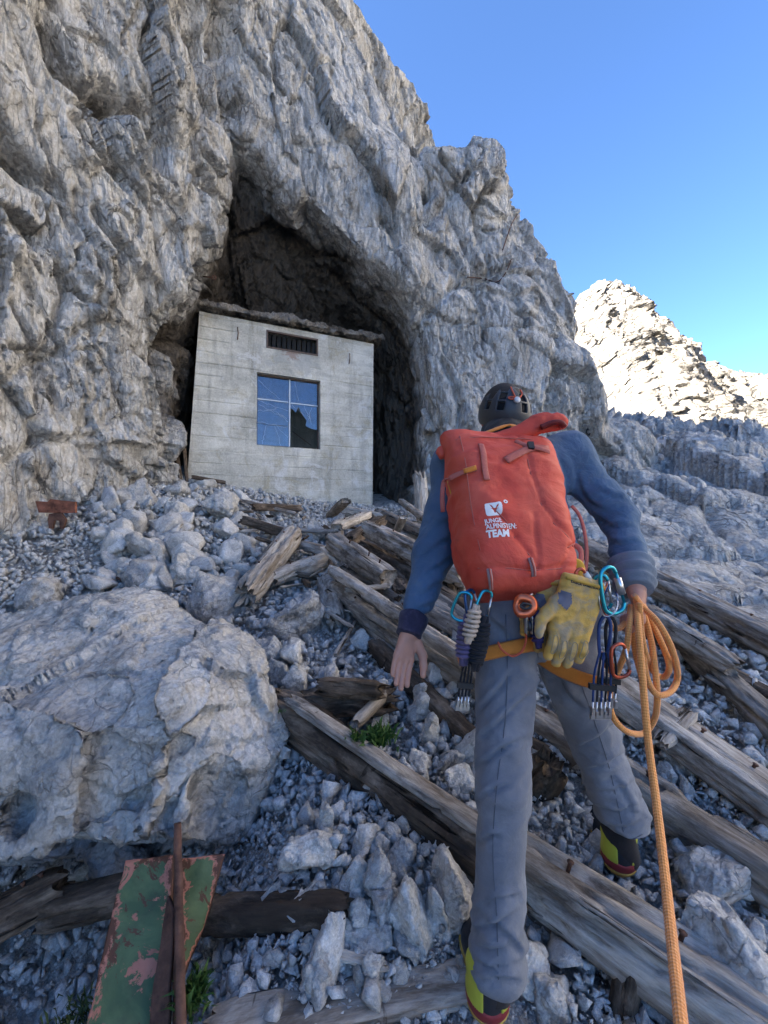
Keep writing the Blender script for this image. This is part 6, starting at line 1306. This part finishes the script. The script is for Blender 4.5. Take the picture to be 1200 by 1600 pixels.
loops = [R_((992, 932), (1006, 950), (1026, 970), (1045, 1002), (1056, 1035), (1058, 1062), (1046, 1082), (1025, 1084), (1010, 1055), (1003, 1000), (999, 942), -.03),
         R_((990, 930), (1006, 948), (1022, 980), (1038, 1015), (1046, 1043), (1037, 1058), (1021, 1049), (1008, 1018), (1001, 980), (996, 938), .0),
         R_((988, 934), (1000, 952), (1012, 985), (1020, 1014), (1014, 1040), (1006, 1020), (998, 985), (990, 940), .03),
         R_((992, 938), (984, 970), (979, 1012), (965, 1050), (953, 1084), (957, 1118), (978, 1142), (1005, 1146), (1022, 1125), (1027, 1092), (1023, 1040), (1016, 995), (1000, 940), -.01),
         R_((986, 945), (983, 962), (972, 978), (960, 982), (952, 972), .02), R_((990, 945), (989, 985), (993, 1020), (999, 1045), (1003, 1060), .02)]
for q in loops: V, Fc, uv = tube(spline(q, 10), .0078, 10); mk('coil', V, Fc, M['rope'], rope, uv=uv)
lead = spline([P(994, 938, 1.17), P(999, 1000, 1.09), P(1006, 1085, 1.04), P(1013, 1160, .99), P(1025, 1250, .90), P(1038, 1360, .78), P(1050, 1470, .66), P(1061, 1570, .56), P(1072, 1680, .48), P(1085, 1850, .40)], 14)
V, Fc, uv = tube(lead, .0082, 14); mk('lead_strand', V, Fc, M['rope'], rope, uv=uv)
fz = MB(); rf = np.random.default_rng(4)
for k in range(1500):
    i = rf.integers(len(lead) - 60 * 0 - 1); i = min(len(lead) - 2, int(len(lead) * rf.random() ** .7)); p = lead[i] + (lead[i + 1] - lead[i]) * rf.random(); t_d = nrm(lead[i + 1] - lead[i]); a = nrm(np.cross(t_d, rf.normal(size=3))); q = p + a * .0078; e = q + a * rf.uniform(.001, .0032) + t_d * rf.uniform(-.002, .002)
    s_d = np.cross(a, t_d) * .00022; fz.add([q - s_d, q + s_d, e], [(0, 1, 2)])
fu = fz.build('fuzz', M['rope'], rope); fu['kind'] = 'stuff'

# ------------------------------------------------------------------ iron, cables, plants
def paint_mat():                          # green paint over pink primer over rust, flaking from the border inwards
    t = NT('flaking_green_paint'); co = t.coord('Object', rnd=False); f = t.noise(co, 5, 7, .65, .8); g = t.noise(co, 18, 7, .7)
    bd = t.n('ShaderNodeAttribute', attribute_name='border'); nz = t.math('SUBTRACT', t.noise(co, 9, 8, .7, .6), .5); e = t.math('ADD', bd.outputs['Fac'], t.math('MULTIPLY', nz, .16))
    c = t.mix(t.ramp(f, [(.40, 0), (.60, 1)]), (.06, .105, .05), (.12, .175, .08)); c = t.mix(t.ramp(g, [(.5, 0), (.75, .5)]), c, (.05, .045, .035))
    m0 = t.ramp(t.noise(co, 9, 8, .72, .5), [(.57, 0), (.577, 1)]); m1 = t.math('MAXIMUM', t.ramp(e, [(.012, 1), (.015, 0)]), m0)
    c = t.mix(m1, c, t.mix(g, (.34, .12, .08), (.52, .23, .165)))
    m2 = t.math('MAXIMUM', t.ramp(e, [(.002, 1), (.005, 0)]), t.ramp(t.noise(co, 6.4, 8, .75, .8), [(.545, 0), (.555, 1)])); c = t.mix(m2, c, t.mix(g, (.05, .025, .018), (.16, .065, .035)))
    return t.done(c, .6, t.bump(t.math('SUBTRACT', g, t.math('MULTIPLY', m1, .8)), .5, .004), spec=.3)
M['paint'] = paint_mat()
beam = thing('steel_beam', tuple(P(285, 1480, 1.15) - np.array([0, 0, .2])), 'rusty steel T-beam with flaking green paint under the big boulder', 'steel beam')
M['primer'] = plain('pink_primer', (.40, .155, .105), .7, 0, .3, 40, .5)
def plate(q, th, name, mat, n=30, seed=0):                       # q: four corners, thickened, wobbly; rust and primer eat in from the border
    q = [np.asarray(x, float) for x in q]; N_ = nrm(np.cross(q[1] - q[0], q[3] - q[0])); V = []; a_, b_ = np.meshgrid(np.linspace(0, 1, n), np.linspace(0, 1, n), indexing='ij'); a_, b_ = a_.ravel(), b_.ravel()
    base = q[0] * ((1 - a_) * (1 - b_))[:, None] + q[1] * (a_ * (1 - b_))[:, None] + q[2] * (a_ * b_)[:, None] + q[3] * ((1 - a_) * b_)[:, None]
    V = np.concatenate([base + N_ * th * (s - .5) for s in (0, 1)]); V += .004 * np.stack([pn(V * 16, seed + k) for k in range(3)], 1); ii = np.arange(2 * n * n).reshape(2, n, n)
    f0 = np.stack([ii[0, :-1, :-1], ii[0, :-1, 1:], ii[0, 1:, 1:], ii[0, 1:, :-1]], 2).reshape(-1, 4); f1 = np.stack([ii[1, :-1, :-1], ii[1, 1:, :-1], ii[1, 1:, 1:], ii[1, :-1, 1:]], 2).reshape(-1, 4)
    Fc = f0.tolist() + f1.tolist(); ca = V[f0].mean(1); k = np.arange((n - 1) ** 2); bi, bj = k // (n - 1), k % (n - 1); bd = np.minimum(np.minimum(bi, n - 2 - bi) / (n - 1.) * np.linalg.norm(q[1] - q[0]), bj / (n - 1.) * np.linalg.norm(q[3] - q[0]))
    be = np.minimum(np.minimum(a_, 1 - a_) * np.linalg.norm(q[1] - q[0]), np.minimum(b_, 1 - b_) * np.linalg.norm(q[3] - q[0])); nf = len(Fc)
    for e0, e1 in ((ii[0, 0], ii[1, 0]), (ii[0, -1][::-1], ii[1, -1][::-1]), (ii[0, :, 0][::-1], ii[1, :, 0][::-1]), (ii[0, :, -1], ii[1, :, -1])): Fc += np.stack([e0[:-1], e1[:-1], e1[1:], e0[1:]], 1).tolist()
    o = mk(name, V, Fc, mats=[mat, M['rust']], midx=[0] * nf + [1] * (len(Fc) - nf), parent=beam); at = o.data.attributes.new('border', 'FLOAT', 'POINT'); at.data.foreach_set('value', np.concatenate([be, be]).astype(np.float32)); return o
plate([P(197, 1348, 1.32), P(272, 1338, 1.32), P(258, 1640, 1.06), P(130, 1640, 1.02)], .022, 'flange', M['paint'], seed=1)
plate([P(284, 1342, 1.32), P(352, 1334, 1.34), P(322, 1440, 1.27), P(286, 1530, 1.17)], .016, 'flange', M['paint'], seed=4)
plate([P(277, 1285, 1.34), P(281, 1430, 1.12), P(284, 1640, .98), P(276, 1640, 1.06)], .020, 'web', M['rust'], seed=7)
plate([P(262, 1400, 1.20), P(272, 1420, 1.17), P(262, 1640, 1.03), P(230, 1640, 1.03)], .010, 'rib', M['rust'], seed=9)
V, Fc, uv = tube(spline([G(183, 903, .05), G(230, 930, .06), G(280, 960, .05), G(332, 994, .04)], 8), .012, 8); V += .004 * np.stack([pn(V * 20, k) for k in range(3)], 1); mk('iron_bar', V, Fc, M['rust'], label='long rusty iron bar lying in the rubble above the big boulder', cat='iron bar')
cy = min(on_cliff(u, v, bvh1)[0][1] for u in (60, 75, 90, 105, 118) for v in (782, 792, 802, 815, 824)) - .015; c0 = None; mkp = thing('marker_plate', tuple(P(88, 800, cy)), 'rusty red iron plate with a bracket fixed to the left cliff', 'marker plate')
pb = lambda u, v, dy=0: P(u, v, cy + dy)
def slab4(q, th, name, mat, parent):
    q = [np.asarray(x, float) for x in q]; n = nrm(np.cross(q[1] - q[0], q[-1] - q[0])); k = len(q); V = [x - n * th / 2 for x in q] + [x + n * th / 2 for x in q]
    return mk(name, V, [tuple(range(k))[::-1], tuple(range(k, 2 * k))] + [(i, (i + 1) % k, (i + 1) % k + k, i + k) for i in range(k)], mat, parent, smooth=False)
slab4([pb(57, 783), pb(76, 784), pb(80, 780), pb(98, 782), pb(119, 784), pb(119, 801), pb(104, 802), pb(62, 801)], .03, 'plate', M['rust_red'], mkp)
slab4([pb(78, 803), pb(96, 800), pb(104, 812), pb(100, 826), pb(95, 826), pb(94, 814), pb(86, 813), pb(83, 826), pb(78, 826), pb(76, 812)], .03, 'bracket', M['rust'], mkp)
for q, r, nm, lab in (((( 332, 433, -.1), (318, 431, .2)), .02, 'bolt', 'rusty bolt sticking out of the rock at the top left of the cave'),):
    c1, _ = on_cliff(318, 432, bvh1); p0 = P(334, 434, c1[1] - .05); V, Fc, uv = tube([c1, p0], .012, 6); o = mk('eye_bolt', V, Fc, M['rust'], label=lab, cat='bolt'); o['_base'] = [0, 0, 0]
    V, Fc, uv = tube([p0 + .035 * np.array([math.cos(a), 0, math.sin(a)]) for a in np.linspace(0, 6.28, 14, endpoint=False)], .008, 6, True); mk('eye', V, Fc, M['rust'], o)
def cable(uvs, r, label, sag=0.0):
    q = [on_cliff(u, v, bvh1) for u, v in uvs]; q = [p + n * .05 for p, n in q]; V, Fc, uv = tube(spline(q, 8), r, 6); return mk('steel_cable', V, Fc, M['rust'], label=label, cat='cable')
cable([(806, 334), (800, 350), (792, 372), (784, 394)], .011, 'thin dark cable running down the upper part of the right buttress')
cable([(797, 405), (790, 430), (778, 440), (760, 438), (730, 432)], .011, 'loop of dark cable lying on the ledge of the right buttress')
c1, n1 = on_cliff(921, 680, bvh1); V, Fc, uv = tube([c1 + n1 * .04 + .05 * np.array([math.cos(a), .3 * math.cos(a), math.sin(a) * 1.2]) + np.array([0, 0, .07]) for a in np.linspace(0, 6.28, 16, endpoint=False)], .016, 6, True); o = mk('ring_bolt', V, Fc, M['blackp'], label='black ring bolt in the rock beside the right shoulder', cat='bolt'); o['_base'] = [0, 0, 0]
V, Fc, uv = tube([c1 - n1 * .05, c1 + n1 * .05, P(914, 694, c1[1] - .05)], .016, 6); mk('shank', V, Fc, M['blackp'], o)
def leaf_mat(name, a, b):
    t = NT(name); oi = t.n('ShaderNodeObjectInfo'); co = t.coord('Object'); c = t.mix(t.noise(co, 60, 3), a, b); return t.done(c, .7)
M['leaf'] = leaf_mat('green_leaves', (.02, .06, .012), (.075, .14, .025)); M['moss'] = leaf_mat('olive_moss', (.03, .045, .012), (.08, .09, .02))
def tuft(c, R0, n, hgt, label, mat, name='grass_tuft', cat='grass tuft', seed=0):
    r_ = np.random.default_rng(seed); b = MB()
    for k in range(n):
        p = c + np.array([r_.normal(0, R0 * .5), r_.normal(0, R0 * .5), 0]); p[2] = max(c[2] - .03, float(gz(p[0], p[1])) - .01) if False else c[2] - .02; d = nrm(np.array([r_.normal(0, .5), r_.normal(-.15, .5), 1.])); L = hgt * r_.uniform(.4, 1.1); s = nrm(np.cross(d, r_.normal(size=3))) * r_.uniform(.0025, .005) * (hgt / .07)
        m = p + d * L * .55; e = p + d * L + np.array([0, 0, -L * .25]) + s * r_.uniform(-3, 3); b.add([p - s * .5, p + s * .5, m + s, m - s, e], [(0, 1, 2, 3), (3, 2, 4)])
    return b.build(name, mat, label=label, cat=cat, kind='stuff' if name == 'moss_patch' else None)
tuft(G(592, 1152, .14), .05, 200, .10, 'green grass tuft growing behind the thick dark log beneath the left hand', M['leaf'], seed=1)
tuft(G(556, 1150, .16), .035, 80, .07, 'thin green sprig growing against the rotten stump', M['leaf'], seed=2)
tuft(P(302, 1550, 1.08), .035, 170, .08, 'green tuft growing right of the steel beam', M['leaf'], seed=3)
tuft(P(120, 1585, 1.10), .07, 180, .05, 'olive moss patch in the shade left of the steel beam', M['moss'], 'moss_patch', 'moss', seed=4)
tuft(P(438, 1106, 1.90), .012, 25, .03, 'tiny green plant at the right edge of the big boulder', M['leaf'], 'small_plant', 'plant', seed=5)
# snow remnants on the far slope
M['snow'] = plain('old_snow', (.80, .82, .85), .7, 0, .08, 5)
_s = bpy.data.objects['rock_slab']; slabvh = BVHTree.FromPolygons([v.co for v in _s.data.vertices], [list(p.vertices) for p in _s.data.polygons])
for (u, v, w, hh, lab) in ((1032, 692, 13, 3, 'thin strip of old snow on the slope right of the shoulder'), (1010, 704, 12, 3, 'lower strip of old snow on the slope, nearer the shoulder')):
    d_ = [slabvh.ray_cast(Vector((0, 0, CZ)), Vector(ray(u + w * .5 * math.cos(a) * (1 + .3 * math.sin(3 * a)) + hh * math.sin(a), v + hh * math.sin(a) - w * .18 * math.cos(a))).normalized())[0] for a in np.linspace(0, 6.28, 18, endpoint=False)]
    if all(x is not None for x in d_):
        d_ = np.array([list(x) for x in d_]); tp = d_ + np.array([0, -.03, .10]); mk('snow_patch', np.concatenate([d_ - np.array([0, 0, .1]), tp]), [tuple(range(18, 36))] + [(i, (i + 1) % 18, (i + 1) % 18 + 18, i + 18) for i in range(18)], M['snow'], label=lab, cat='snow')
for o in list(bpy.data.objects):
    if '_base' in o: del o['_base']
